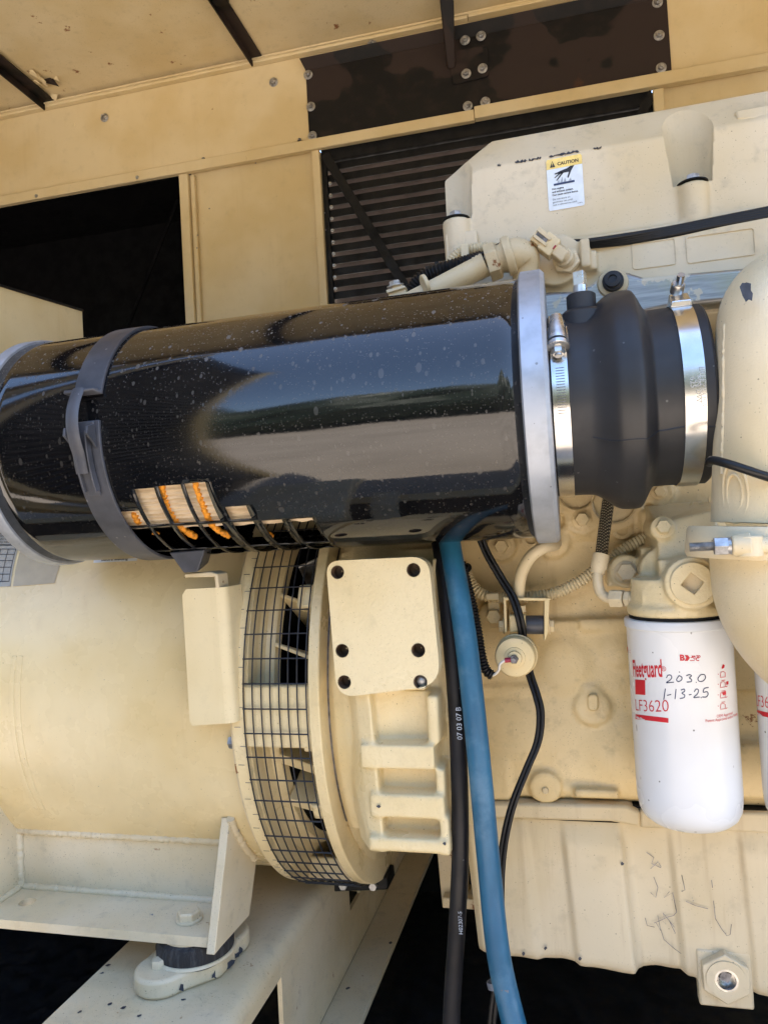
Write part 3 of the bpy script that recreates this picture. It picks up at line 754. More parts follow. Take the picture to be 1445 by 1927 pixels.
# skid cross beam running back under the set
SK = thing('skid_beam', 'cream painted steel cross beam running back under the alternator, with chipped paint', 'beam', (ix, 1.1, BT-.26))
xl0 = PZ(82, 1925, BT).x; xl1 = PZ(240, 1775, BT).x; xbl = (xl0+xl1)/2
xbr = PZ(560, 1740, BT).x
BB = BT-.20
yn, yf_ = .34, 1.85
r_ = .022
top = [V((xbl, 0, BT)), V((xbr-r_, 0, BT))]+[V((xbr-r_+r_*math.sin(R_(a)), 0, BT-r_+r_*math.cos(R_(a)))) for a in (20, 40, 60, 80, 90)]
inn = [V((p.x-.006 if i > 1 else p.x, 0, p.z-.006)) for i, p in enumerate(top)]
def beamsec(y0, y1, zb_):
    o = [V((p.x, y0, p.z)) for p in top]+[V((xbr, y0, zb_)), V((xbr-.006, y0, zb_))]+[V((p.x, y0, p.z)) for p in reversed(inn)]
    return prism(o, (0, y1-y0, 0))
ys = PX(529, 1840, xbr).y; zs_ = PX(529, 1840, xbr).z
ys2 = PX(657, 1690, xbr).y; zs2 = PX(657, 1718, xbr).z; ys3 = PX(690, 1690, xbr).y
obj('top_flange', join(beamsec(yn, ys, zs_), beamsec(ys, yf_, BT-.03)), 'frame', SK)
zz2 = PX(657, 1680, xbr).z
obj('web_plate', join(box(xbr-.0065, xbr+.0005, ys, ys2, BB, BT-.028), box(xbr-.0065, xbr+.0005, ys2, yf_, BB, zs2), box(xbr-.0065, xbr+.0005, ys2+.07, yf_, zs2, BT-.028)), 'frame', SK)
fl = [PZ(680, 1925, BB), PZ(790, 1660, BB)]; xfr = (fl[0].x+fl[1].x)/2
obj('bottom_flange', box(xbr, xfr, .5, yf_, BB-.012, BB), 'frame', SK, bevel=.002)

# ================================================================== FLYWHEEL HOUSING with its mounting pad
HB = .302                                  # housing body radius
FH = thing('flywheel_housing', 'beige cast flywheel housing with six-hole mounting pad and stepped ribs beside the ring', 'housing', (X2+.1, AY, AZ-HB))
yA = AY-HB                                 # front of the round body
XE = P(846, 1500, .93).x
parts = [lathe([(0, HB), (.012, HB+.010), (.03, HB+.016), (.09, HB+.014), (XE-X2+.02, HB-.012)], V((X2-.001, AY, AZ)), (1, 0, 0), 120)]
def pb(px0, py0, px1, py1, y0, y1):        # block between two pixel corners on depth y0, running back to y1
    a, b = P(px0, py0, y0), P(px1, py1, y0); return box(min(a.x, b.x), max(a.x, b.x), y0, y1, min(a.z, b.z), max(a.z, b.z))
parts += [pb(655, 1075, 800, 1300, .905, 1.2),                 # neck behind the pad
          pb(680, 1300, 836, 1612, .928, 1.25),
          hull([P(626, 1296, .952), P(668, 1296, .908), P(694, 1296, .901), V((P(694, 1296, .901).x, 1.2, P(694, 1296, .901).z)), V((P(626, 1296, .952).x, 1.2, P(694, 1296, .901).z))],
               [P(684, 1606, .952), P(697, 1606, .912), P(724, 1606, .901), V((P(724, 1606, .901).x, 1.2, P(724, 1606, .901).z)), V((P(684, 1606, .952).x, 1.2, P(724, 1606, .901).z))]),                # recessed wall behind the ledges
          pb(676, 1402, 818, 1450, .899, 1.2), pb(694, 1494, 838, 1545, .899, 1.2), pb(692, 1576, 848, 1612, .897, 1.25), pb(800, 1310, 828, 1402, .905, 1.2), pb(818, 1448, 838, 1500, .905, 1.2), pb(826, 1540, 848, 1612, .9, 1.2),
          pb(806, 1150, 834, 1420, .94, 1.2), pb(835, 1440, 848, 1560, .935, 1.2),
          pb(812, 1050, 830, 1150, .95, 1.2), pb(640, 1040, 830, 1100, 1.0, 1.3)]
for q, r in (((822, 1195), .012), ((828, 1258), .013), ((815, 1085), .012)): parts.append(cyl(P(*q, .95), P(*q, .95)+V((0, .2, 0)), r, r, 18))
boss = P(838, 1340, .965); parts.append(cyl(boss+V((-.03, 0, 0)), boss+V((.004, 0, 0)), .036, .034, 28))
zf_ = P(770, 1613, .9).z
cast('body', parts, 'cast', FH, .0026, 8, [box(X2+.003, XE+.2, .7, 1.8, zf_-.4, zf_)])
obj('joint_line', ringsec(X2-.0005, X2+.0022, HB-.01, HB+.0030, R_(60), math.asin((zf_-AZ)/HB)+.03, 90), 'stud', FH)
obj('boss_plug', lathe([(0, .024), (.003, .024), (.004, .020)], boss+V((.0045, 0, 0)), (1, 0, 0), 28), 'cast', FH)
yp = .885
cr = [P(*q, yp) for q in ((613, 1056), (806, 1047), (830, 1290), (634, 1314))]
oc = roundpoly([V((p.x, p.z)) for p in cr], [.018, .022, .03, .026], 7)
oc2 = []
hl = [circ2((p.x, p.z), .0083, 24) for p in (P(*q, yp) for q in ((635, 1077), (778, 1073), (644, 1225), (787, 1224), (648, 1284), (791, 1284)))]
PAD = obj('mounting_pad', plate(oc, hl, (0, yp, 0), (1, 0, 0), (0, 0, 1), .022), 'cast', FH, bevel=.0022)
for i, q in enumerate(((635, 1077), (778, 1073), (644, 1225), (787, 1224), (648, 1284), (791, 1284))):
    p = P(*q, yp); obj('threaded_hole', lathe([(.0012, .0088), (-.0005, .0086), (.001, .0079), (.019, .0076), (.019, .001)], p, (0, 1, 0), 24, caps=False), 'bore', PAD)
    if i == 5: obj('hole_plug', lathe([(0, .0072), (-.002, .006), (-.004, .002)], p+V((0, .009, 0)), (0, 1, 0), 20), 'zinc', PAD)

# ================================================================== ENGINE BLOCK
KY = 1.065                                 # face of the block's side
EB = thing('engine_block', 'beige painted diesel engine block side with cast bosses behind the hoses and filter', 'engine', (.1, 1.24, -.46))
ztop, zbot = P(1100, 740, KY).z, P(1100, 1507, KY).z
XBL, XBR = P(836, 1300, KY).x, .75
def kb(px0, py0, px1, py1, d, back=.05): return pb(px0, py0, px1, py1, KY-d, KY+back)
def kc(px, py, d, r, back=.03, n=28): p = P(px, py, KY-d); return cyl(p, p+V((0, d+back, 0)), r, r, n)
parts = [box(XBL, XBR, KY, 1.42, zbot, ztop),
         kb(836, 1172, 1200, 1508, .010), kb(1000, 1172, 1445, 1300, .012), kb(1090, 1166, 1470, 1180, .018), kb(836, 1470, 1500, 1507, .012),
         kb(1205, 960, 1460, 1110, .022), kb(836, 1030, 880, 1500, .02), kb(880, 1292, 1030, 1306, .014), kb(890, 1430, 960, 1508, .016),
         kc(1155, 945, .012, .040), kc(1085, 925, .012, .036), kc(1022, 935, .012, .032), kc(1094, 975, .013, .024), kc(943, 1028, .012, .021), kc(1040, 1020, .010, .023),
         kc(1240, 925, .012, .02), kc(1115, 1334, .018, .024), kc(1113, 1310, .018, .014), kc(1026, 1484, .020, .022), kb(1000, 1484, 1052, 1508, .02),
         kb(1080, 1486, 1166, 1506, .024), kc(925, 1160, .015, .02), kb(1160, 1030, 1215, 1060, .012), kb(1290, 1400, 1500, 1508, .02), kb(1190, 1290, 1230, 1510, .012), kb(1060, 930, 1205, 1010, .006)]
for px, py, r in ((1165, 1220, .03), (960, 1370, .05), (1060, 1250, .04), (1180, 1420, .05)): parts.append(lathe([(-.02, r*1.3), (0, r*1.2), (.006, r*.7), (.008, r*.2)], P(px, py, KY-.010), (0, -1, 0), 24))
cast('block_casting', parts, 'block', EB, .0034, 6)
for px, py, r in ((1155, 945, .030), (1085, 925, .026), (1022, 938, .023)):
    obj('core_plug', lathe([(.0, r), (-.006, r), (-.004, r*.92), (.004, r*.88), (.0045, .001)], P(px, py, KY-.015), (0, 1, 0), 36, caps=False), 'block', EB)
for px, py, r in ((1095, 977, .010), (944, 1028, .010), (1240, 925, .008), (929, 1160, .011)):
    obj('bolt', hexhead(P(px, py, KY-.0125), (0, -1, 0), r, .011, 1.35, rot=random.random()), 'block', EB)
obj('rivet', lathe([(0, .005), (.003, .004), (.0035, .001)], P(1026, 1488, KY-.0205), (0, -1, 0), 14), 'old', EB)
obj('slot_boss', prism([V((p.x, KY-.026, p.y)) for p in roundpoly([V((P(a, b, KY).x, P(a, b, KY).z)) for a, b in ((1104, 1300), (1124, 1299), (1125, 1330), (1105, 1330))], .008)], (0, .02, 0)), 'block', EB, bevel=.002)
def kflat(px, py, d): p = P(px, py, KY-d); return lambda u, v_: p+V((u, 0, v_))
text('OIL', .030, 'block', EB, kflat(1152, 1014, .0085), 'cast_lettering', bold=.001, xs=1.1); text('OIL', .030, 'block', EB, kflat(982, 1030, .004), 'cast_lettering', bold=.001, xs=1.1)
text('2352', .024, 'block', EB, kflat(1286, 962, .0235), 'cast_lettering', xs=1.2); text('MT', .024, 'block', EB, kflat(1295, 982, .0235), 'cast_lettering', xs=1.2)
# raise the cast letters so that they read by their shadow
for o in [c for c in EB.children if c.name.startswith('cast_lettering')]:
    s_ = o.modifiers.new('raise', 'SOLIDIFY'); s_.thickness = .003; s_.offset = 0

# ------------------------------------------------------------------ cylinder head / rocker housing and valve cover
VY = 1.13
CH = thing('cylinder_head', 'beige cylinder head with sensor flange below the valve cover', 'cylinder head', (.2, 1.25, ztop))
hz1 = P(1200, 452, VY-.03).z; hz0 = P(1200, 600, VY-.03).z
xh0 = P(836, 500, VY).x
parts = [box(xh0, .75, VY-.012, 1.40, hz0, hz1)]
def hb(px0, py0, px1, py1, d): return pb(px0, py0, px1, py1, VY-d, VY+.05)
pf = P(1045, 487, VY-.045)
parts += [cyl(pf, pf+V((0, .08, 0)), .038, .038, 36), hb(1010, 480, 1080, 500, .03), hb(1000, 470, 1500, 500, .028), pb(1090, 448, 1112, 500, VY-.055, VY), pb(1080, 475, 1125, 505, VY-.045, VY), hb(836, 440, 905, 560, .012)]
cast('head_casting', parts, 'cover', CH, .003, 6)
def outline(x0, y0, x1, y1, y=VY-.0295):
    a, b = P(x0, y0, y), P(x1, y1, y); r = [V((a.x, a.z)), V((b.x, a.z)), V((b.x, b.z)), V((a.x, b.z))]
    rr = roundpoly(r, .005); k = len(rr); inn_ = roundpoly([V((a.x+.0012, a.z-.0012)), V((b.x-.0012, a.z-.0012)), V((b.x-.0012, b.z+.0012)), V((a.x+.0012, b.z+.0012))], .004)
    v = [V((p.x, y, p.y)) for p in rr]+[V((p.x, y, p.y)) for p in inn_]+[V((p.x, y+.003, p.y)) for p in rr]+[V((p.x, y+.003, p.y)) for p in inn_]
    f = []
    for i in range(k):
        j = (i+1) % k; f += [(i, j, k+j, k+i), (i, 2*k+i, 2*k+j, j), (k+i, k+j, 3*k+j, 3*k+i)]
    return v, f
obj('nameplate_outline', outline(1188, 458, 1274, 496), 'cover', CH); obj('nameplate_outline', outline(1290, 445, 1423, 478), 'cover', CH)
VC = thing('valve_cover', 'tall beige valve cover with caution sticker and bolt pockets on top of the engine', 'valve cover', (.2, 1.27, hz1))
cz0 = P(1100, 462, VY).z; za_ = P(1100, 282, VY).z; zt = P(1150, 226, VY+.05).z
xv0 = P(833, 340, VY).x; xv1 = .75
prof = [V((0, VY, cz0)), V((0, VY, za_)), V((0, VY+.045, zt)), V((0, VY+.26, zt)), V((0, VY+.26, cz0))]
def vsec(x, dz=0., ins=0.): return [V((x, p.y+(ins if p.y < VY+.1 else -ins), min(p.z, zt-dz)-(0 if p.z < za_+.001 else 0))) for p in prof]
zl = P(833, 338, VY).z                      # low shoulder at the left end
a_ = [V((xv0, VY+.004, cz0)), V((xv0, VY+.004, zl)), V((xv0, VY+.03, zl+.012)), V((xv0, VY+.25, zl+.012)), V((xv0, VY+.25, cz0))]
xm1 = P(888, 300, VY).x; xm2 = P(925, 266, VY+.04).x
b_ = [V((xm2, p.y, p.z)) for p in prof]
parts = [hull(a_, b_), hull(b_, [V((xv1, p.y, p.z)) for p in prof])]
lip = P(1100, 462, VY-.02).z
parts.append(box(xv0-.002, xv1, VY-.010, VY+.2, cz0-.004, cz0+.012))
pk = P(1300, 300, VY); pkb = P(1303, 345, VY)
lk = P(858, 300, VY); lkb = P(858, 413, VY)
for q in (pkb, lkb): parts.append(cyl(V((q.x, VY+.004, cz0)), V((q.x, VY+.004, q.z-.001)), .020, .022, 28))
cutters = [cyl(V((pkb.x, VY+.002, pkb.z)), V((pk.x-.002, VY-.004, zt+.05)), .0265, .045, 36), cyl(V((lkb.x, VY+.002, lkb.z)), V((lkb.x, VY-.002, zt+.05)), .024, .036, 36)]
cast('cover_shell', parts, 'cover', VC, .003, 5, cutters)
for q in (pkb, lkb):
    obj('cover_bolt', hexhead(V((q.x, VY-.003, q.z)), (0, 0, 1), .0095, .011, 1.4), 'zinc', VC)
    obj('bolt_seal', lathe([(0, .0215), (.0015, .0215)], V((q.x, VY+.002, q.z-.0005)), (0, 0, 1), 28), 'black', VC)
obj('raised_panel', prism([V((p.x, p.y, 0)) for p in []] or [P(1382, 207, VY+.012), P(1460, 192, VY+.012), P(1460, 222, VY+.004), P(1388, 222, VY+.004)], (0, .02, -.006)), 'cover', VC, bevel=.003)
# scraped paint along the shoulder
random.seed(11)
for x0, x1 in ((917, 924), (950, 973), (976, 1000), (1014, 1072), (1098, 1114)):
    k = 14; v = []; f = []
    for i in range(k+1):
        px = x0+(x1-x0)*i/k; c = P(px, 0, VY).x
        hw = (.0006+random.random()*.0018)*(1 if 0 < i < k else .3); zc = za_+random.uniform(-.0012, .0008)
        v += [V((c, VY-.0006, zc-hw)), V((c, VY+.0006+.0006, zc+hw+.0008))]
    f = [(2*i, 2*i+1, 2*i+3, 2*i+2) for i in range(k)]
    obj('paint_scrape', (v, f), 'primer', VC, smooth=0)
# caution sticker
s0, s1, s2 = P(1027, 300.5, VY-.0012), P(1093, 291, VY-.0012), P(1034, 397, VY-.0012)
SW = s1.x-s0.x+.001; SH = s0.z-s2.z
su = V((SW, 0, .001)); sv = V((.0, 0, -SH))
def sf(u, v_): return s0+su*u+V((0, 0, -SH))*(1-v_)
def sfe(e_): return lambda u, v_: sf(u, v_)+V((0, -e_, 0))
rp = roundpoly([V((0, 0)), V((1, 0)), V((1, 1)), V((0, 1))], .05)
ST = obj('caution_sticker', polys([[(p.x, p.y) for p in rp]], sfe(0)), 'label', VC, smooth=0)
obj('yellow_band', polys([[(.0, .80), (1, .80), (1, .96), (.97, .995), (.03, .995), (0, .96)]], sfe(.0003)), 'yellow', ST, smooth=0)
text('CAUTION', .125, 'ink', ST, lambda u, v_: sfe(.0006)(.31+u*1.05, .85+v_*.70), bold=.004)
obj('warning_triangle', polys([[(.10, .83), (.25, .83), (.175, .955)]], sfe(.0006)), 'ink', ST, smooth=0)
obj('exclamation_mark', polys([[(.165, .875), (.185, .875), (.187, .925), (.163, .925)], [(.166, .85), (.184, .85), (.184, .865), (.166, .865)]], sfe(.0009)), 'yellow', ST, smooth=0)
hand = [[(.22, .705), (.42, .742), (.58, .765), (.66, .795), (.78, .80), (.68, .70), (.60, .58), (.575, .575), (.57, .60), (.62, .69), (.44, .69), (.22, .685)], [(.20, .625), (.225, .615), (.43, .70), (.40, .72)], [(.25, .565), (.28, .56), (.47, .69), (.43, .71)]]
obj('hand_pictogram', polys(hand, sfe(.0006)), 'ink', ST, smooth=0)
obj('hot_surface', polys([[(.18, .47), (.76, .475), (.76, .515), (.18, .51)]], sfe(.0006)), 'navy', ST, smooth=0)
obj('heat_waves', polys([[(.28, .515), (.34, .515), (.33, .58)], [(.36, .515), (.44, .515), (.43, .62)], [(.46, .515), (.53, .515), (.50, .60)], [(.6, .52), (.68, .52), (.66, .58)]], sfe(.0005)), 'wflame', ST, smooth=0)
for i, s_ in enumerate(('Hot engine', 'and exhaust system.', 'Can cause severe burns.')): text(s_, .075, 'ink', ST, lambda u, v_, i=i: sfe(.0006)(.12+u*.98, .395-i*.058+v_*.66), bold=.002)
for i, s_ in enumerate(('Do not work on', 'generator set until', 'unit is allowed to cool.')): text(s_, .075, 'ink', ST, lambda u, v_, i=i: sfe(.0006)(.12+u*.98, .195-i*.055+v_*.62))
text('2199935', .04, 'ink', ST, lambda u, v_: sfe(.0006)(.80+u, .05+v_*.7))

# worn aluminium intake cover between head and boot, with black rubber plug
WO = thing('intake_manifold', 'worn bare aluminium intake manifold with paint remnants and black plug above the rubber boot', 'manifold', (.15, 1.12, P(1100, 600, 1.09).z))
MY = 1.085
pts = [(1000, 560), (1030, 548), (1080, 546), (1110, 535), (1135, 516), (1160, 508), (1185, 512), (1210, 520), (1430, 500), (1430, 560), (1260, 578), (1215, 588), (1170, 620), (1000, 640)]
obj('manifold_body', prism([P(a, b, MY) for a, b in pts], (0, .06, 0)), 'worn', WO, bevel=.006, seg=3)
bq = P(1153, 533, MY)
obj('boss', lathe([(0, .022), (.006, .020), (.007, .012)], bq+V((0, .001, 0)), (0, -1, 0), 32), 'old', WO)
obj('rubber_plug', lathe([(0, .0145), (.006, .0145), (.008, .011), (.012, .011), (.013, .006), (.011, .0055), (.011, .001)], bq+V((0, -.006, 0)), (-.1, -1, .1), 28), 'rubber', WO)
obj('plug_ring', tube([bq+V((.0125*math.cos(R_(q)), -.013, .0125*math.sin(R_(q)))) for q in range(0, 361, 20)], .0018, 8), 'rubber', WO)

# ================================================================== OIL PAN
OY = 1.045
OP = thing('oil_pan', 'beige oil pan with scratched corrugated side and hex drain plug under the engine block', 'oil pan', (.2, 1.24, -.75))
xo0 = P(888, 1560, OY).x
obj('gasket', box(P(842, 1500, KY).x, .75, KY-.012, 1.40, zbot-.0035, zbot-.0005), 'black', OP)
obj('pan_rail', join(prism([P(842, 1510, OY-.004), P(1180, 1517, OY-.004), P(1205, 1530, OY-.004), P(1205, 1558, OY-.004), P(1150, 1548, OY-.004), P(842, 1540, OY-.004)], (0, .2, 0)),
     prism([P(1204, 1525, OY), P(1500, 1532, OY), P(1500, 1572, OY), P(1204, 1560, OY)], (0, .2, 0))), 'pan', OP, bevel=.004)
# side wall: grid with vertical corrugations; depth as a function of x, bottom edge follows the photograph
cor = [(888, 0), (905, .010), (1000, .012), (1018, .006), (1072, .005), (1085, .012), (1185, .014), (1196, .000), (1205, -.004), (1275, -.003), (1288, .004), (1410, .006), (1420, .010), (1520, .010)]
bot = [(888, 1812), (963, 1820), (1015, 1827), (1045, 1828), (1097, 1840), (1192, 1853), (1226, 1850), (1270, 1856), (1296, 1866), (1322, 1882), (1400, 1894), (1470, 1906), (1530, 1912)]
def lerp(tab, x):
    for (a, b), (c, d) in zip(tab, tab[1:]):
        if a <= x <= c:
            t = (x-a)/(c-a); t = t*t*(3-2*t); return b+(d-b)*t
    return tab[-1][1] if x > tab[-1][0] else tab[0][1]
v = []; f = []; nx, nz = 150, 26
for i in range(nx+1):
    px = 888+(1520-888)*i/nx
    z0_ = P(px, lerp(bot, px), OY).z; x_ = P(px, 1680, OY).x; z1_ = P(1100, 1550, OY).z
    for j in range(nz+1):
        t = j/nz; z_ = z1_+(z0_-z1_)*t
        y_ = OY+.008-lerp(cor, px)*min(1, t*6+.15)+.012*t
        if t > .93: y_ += .02*((t-.93)/.07)**2
        v.append(V((x_-.010*(1-t)+.02*t*(1 if i == 0 else 0), y_, z_)))
for i in range(nx):
    for j in range(nz): k = i*(nz+1)+j; f.append((k, k+1, k+nz+2, k+nz+1))
k0 = len(v)
for i in range(nx+1): q = v[i*(nz+1)+nz]; v.append(V((q.x, q.y+.3, q.z-.01)))
for i in range(nx): f.append((i*(nz+1)+nz, k0+i, k0+i+1, (i+1)*(nz+1)+nz))
k1 = len(v)
for j in range(nz+1): q = v[j]; v.append(V((q.x-.004, q.y+.3, q.z)))
for j in range(nz): f.append((j, k1+j, k1+j+1, j+1))
PANW = obj('pan_side', (v, f), 'pan', OP, smooth=60)
# drain plug in its pocket
dc = P(1363, 1834, OY+.011)
obj('drain_pocket', box(dc.x-.033, dc.x+.034, OY+.0105, OY+.03, dc.z-.044, dc.z+.030), 'pan', OP, bevel=.003)
DR = obj('drain_plug', plate([V((dc.x+.0325*math.cos(R_(a)), dc.z+.0325*math.sin(R_(a)))) for a in range(30, 390, 60)], [circ2((dc.x, dc.z), .0146, 28)], (0, dc.y-.013, 0), (1, 0, 0), (0, 0, 1), .014), 'pan', OP, bevel=.0015)
obj('plug_face', plate(circ2((dc.x, dc.z), .0245, 32), [circ2((dc.x, dc.z), .0145, 28)], (0, dc.y-.0148, 0), (1, 0, 0), (0, 0, 1), .003), 'pan', DR)
obj('socket_rim', lathe([(0, .0145), (-.002, .0145), (-.002, .0118), (.010, .0114), (.010, .001)], dc+V((0, -.013, 0)), (0, 1, 0), 32, caps=False), 'steel', DR)
sq = [V((dc.x+.0085*math.cos(R_(q)), dc.y-.0085, dc.z+.0085*math.sin(R_(q)))) for q in (20, 110, 200, 290)]
obj('square_drive', prism([p+V((0, .002, 0)) for p in sq], (0, .006, 0)), 'stud', DR)
# ink scribbles and scratches on the pan
def of(px, py):
    q = P(px, py, OY); return V((q.x, OY+.0065-lerp(cor, px)+.012*max(0, min(1, (P(1100, 1550, OY).z-q.z)/.27)), q.z))
scr_ = [[(1218, 1612), (1232, 1622), (1228, 1634), (1246, 1642)], [(1226, 1644), (1240, 1630), (1246, 1640)], [(1232, 1660), (1240, 1680), (1236, 1700), (1226, 1690)], [(1233, 1750), (1245, 1745), (1258, 1738), (1270, 1735), (1276, 1728), (1268, 1690), (1252, 1700), (1262, 1688)],
        [(1236, 1748), (1246, 1765), (1240, 1735), (1256, 1752), (1250, 1730), (1272, 1758), (1262, 1745), (1274, 1770)], [(1246, 1762), (1252, 1782), (1270, 1798), (1284, 1805)], [(1340, 1660), (1342, 1675)], [(1344, 1700), (1348, 1735), (1360, 1755), (1370, 1768), (1376, 1765), (1378, 1745)], [(1292, 1702), (1310, 1710), (1334, 1716)], [(1284, 1652), (1290, 1680), (1284, 1684)],
        [(1216, 1740), (1220, 1755), (1234, 1758)]]
obj('scribble', strokes(scr_, 1.2, of), 'stud', PANW, smooth=0)
for q in ((1026, 1792), (985, 1798), (1091, 1807), (1170, 1623)):
    obj('paint_chip', polys([[(q[0]+random.uniform(2, 4)*math.cos(a*1.05), q[1]+random.uniform(2, 5)*math.sin(a*1.05)) for a in range(6)]], of), 'primer', PANW, smooth=0)
# rear end plate seen below the flywheel housing
tag(obj('support_bracket', join(prism([P(822, 1600, 1.2), P(880, 1600, 1.2), P(880, 1712, 1.2), P(832, 1708, 1.2)], (0, .02, 0)), prism([P(832, 1690, 1.18), P(900, 1694, 1.18), P(900, 1714, 1.18), P(832, 1710, 1.18)], (0, .05, 0))), 'old', None, bevel=.002), 'rust-stained beige support bracket low behind the black hose', 'bracket')

# ================================================================== AIR CLEANER (axis along X)
CYY, CZZ, CR = .92, .141, .157
def ca(X, th, r=CR): return V((X, CYY-r*math.cos(th), CZZ+r*math.sin(th)))
def cth(px, py, r=CR): p = PCX(px, py, CYY, CZZ, r); return p.x, math.atan2(p.z-CZZ, CYY-p.y)
XA0, XA1 = -.705, -.0386
AC = thing('air_cleaner', 'large glossy black air cleaner canister with grey rims, strap and torn intake grille', 'air cleaner', (-.37, CYY, CZZ-CR))
# body shell as a grid with real openings in the lower part
xs_ = [cth(px, py)[0] for px, py in ((231, 965), (249, 960), (299, 955), (345, 955), (400, 950), (413, 975), (470, 975), (486, 993), (535, 993), (585, 1015))]
cols = []                                   # (x0, x1, th_top)
def col(p0, p1): return cth(*p0)[0], cth(*p1)[0], cth(p0[0], p0[1])[1]
bar = .0035
CELL = [(cth(a, 984)[0], cth(b, 984)[0]) for a, b in ((232, 274), (281, 319), (327, 370), (377, 417), (437, 478), (493, 533), (548, 592))]
cx_ = [c[0] for c in CELL]+[CELL[-1][1]]
cells = []
tA = cth(300, 917)[1]; tB = cth(345, 985)[1]; tC = cth(440, 953)[1]; tD = cth(510, 988)[1]; tL = cth(245, 962)[1]
rows = [tB-.025, cth(420, 1030)[1], cth(420, 1030)[1]-.03, tB-.85]
tops = [tL, tA, tA+.01, tA+.015, tC, tD, tB-.03]
XB = sorted(set([XA0, XA1]+[XA0+(XA1-XA0)*i/24 for i in range(25)]+[q for i in range(7) for q in CELL[i]]))
XB = [q for i, q in enumerate(XB) if i == 0 or q-XB[i-1] > .0006]
base_t = [R_(-180)+R_(360)*i/120 for i in range(120)]
TB = sorted(base_t+[tA, tA+.01, tA+.015, tB, tC, tD, tL]+rows)
TBm = []
for q in TB:
    if not TBm or q-TBm[-1] > .002: TBm.append(q)
TB = TBm+[TBm[0]+2*math.pi]
def hole(x, t):
    for i in range(7):
        if CELL[i][0] < x < CELL[i][1]:
            if tB+.004 < t < tops[i] or rows[1] < t < rows[0] or rows[3] < t < rows[2]: return True
    return False
v = [ca(x, t) for x in XB for t in TB]; f = []; nt_ = len(TB)
for i in range(len(XB)-1):
    for j in range(nt_-1):
        if not hole((XB[i]+XB[i+1])/2, (TB[j]+TB[j+1])/2): k = i*nt_+j; f.append((k, k+1, k+nt_+1, k+nt_))
can = obj('canister', (v, f), 'can', AC, solid=0.)
bm = bmesh.new(); bm.from_mesh(can.data); bmesh.ops.remove_doubles(bm, verts=bm.verts[:], dist=.00005); bm.to_mesh(can.data); bm.free()
can.data.shade_smooth()
s_ = can.modifiers.new('solid', 'SOLIDIFY'); s_.thickness = .0018; s_.offset = -1
# pleated filter paper just inside, ending in a ragged lower edge, and the dark element core
v = []; f = []; nx, nt2 = 60, 150
xa, xb = cx_[0]-.01, cx_[7]+.02
random.seed(5)
for i in range(nx+1):
    x = xa+(xb-xa)*i/nx; te = tB-.10-.05*(i/nx)+.006*math.sin(i*.7)
    for j in range(nt2+1):
        t = .25+(te-.25)*j/nt2; r = CR-.010+.0016*math.sin(t*150+1.2*math.sin(i*.21)+.5*math.sin(i*.6))
        v.append(ca(x, t, r))
for i in range(nx):
    for j in range(nt2): k = i*(nt2+1)+j; f.append((k, k+1, k+nt2+2, k+nt2+1))
PAPER = obj('filter_paper', (v, f), 'paper', AC, smooth=50)
def bead(pp, wd=.0042):
    q = []
    for px, py in pp: x, t = cth(px, py, CR-.010); q.append(ca(x, t, CR-.0095))
    q = resample(catmull(q, 8), .0016); q = [p+V((random.uniform(-.0009, .0009), 0, 0)) for p in q]
    obj('glue_bead', tube(q, [wd*random.uniform(.75, 1.15) for _ in q], 8), 'orange', PAPER, smooth=80)
bead([(303, 900), (308, 930), (318, 960), (335, 985), (352, 1000), (370, 1010)]); bead([(366, 900), (372, 925), (386, 960), (398, 985), (412, 998), (434, 1008)]); bead([(252, 965), (262, 985)]); bead([(287, 1001), (300, 1005)], .003); bead([(498, 999), (512, 1010)], .0035)
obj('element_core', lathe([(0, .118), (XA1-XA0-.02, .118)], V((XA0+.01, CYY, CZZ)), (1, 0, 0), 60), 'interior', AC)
# end rims
obj('end_rim', lathe([(-.002, CR-.03), (-.002, CR+.004), (0, CR+.007), (.022, CR+.007), (.026, CR+.003), (.0265, .09)], V((XA1, CYY, CZZ)), (1, 0, 0), 128), 'alu', AC)
obj('end_rim', lathe([(.0, CR-.01), (.0, CR+.003), (-.002, CR+.0045), (-.017, CR+.0045), (-.022, CR-.002), (-.023, .05)], V((XA0+.004, CYY, CZZ)), (1, 0, 0), 128), 'alu', AC)
# strap band with a toggle latch
xs0, xs1 = -.571, -.533
def band(x0, x1, r0, r1, t0, t1, n=60): 
    v = []; f = []
    for i in range(n+1):
        t = t0+(t1-t0)*i/n; v += [ca(x0, t, r1), ca(x1, t, r1), ca(x1, t, r0), ca(x0, t, r0)]
    for i in range(n):
        for j in range(4): k = i*4; f.append((k+j, k+(j+1) % 4, k+4+(j+1) % 4, k+4+j))
    return v, f+[(3, 2, 1, 0), tuple(4*n+j for j in range(4))]
tg0 = cth(160, 745)[1]; tg1 = cth(150, 795)[1]; tg2 = cth(160, 900)[1]
STR = obj('strap', band(xs0, xs1, CR, CR+.004, tg0, R_(175)), 'plastic', AC, bevel=.0008)
obj('strap_lower', band(xs0, xs1, CR, CR+.004, R_(-100), tg1), 'plastic', AC, bevel=.0008)
xm_ = (xs0+xs1)/2
obj('latch_lug', hull([ca(xs0-.003, tg0-.01, CR+.003), ca(xs1, tg0-.01, CR+.003), ca(xs1, tg0+.03, CR+.003), ca(xs0-.003, tg0+.03, CR+.003)], [ca(xs0-.005, tg0-.02, CR+.016), ca(xs1-.004, tg0+.0, CR+.013), ca(xs1-.004, tg0+.02, CR+.013), ca(xs0-.005, tg0+.01, CR+.016)]), 'plastic', AC, bevel=.0015)
lp = [ca(xm_-.006, tg0+.02-(tg0-tg2+.0)*k/9*.95, CR+.012+.008*math.sin(math.pi*min(1, k/7))) for k in range(10)]
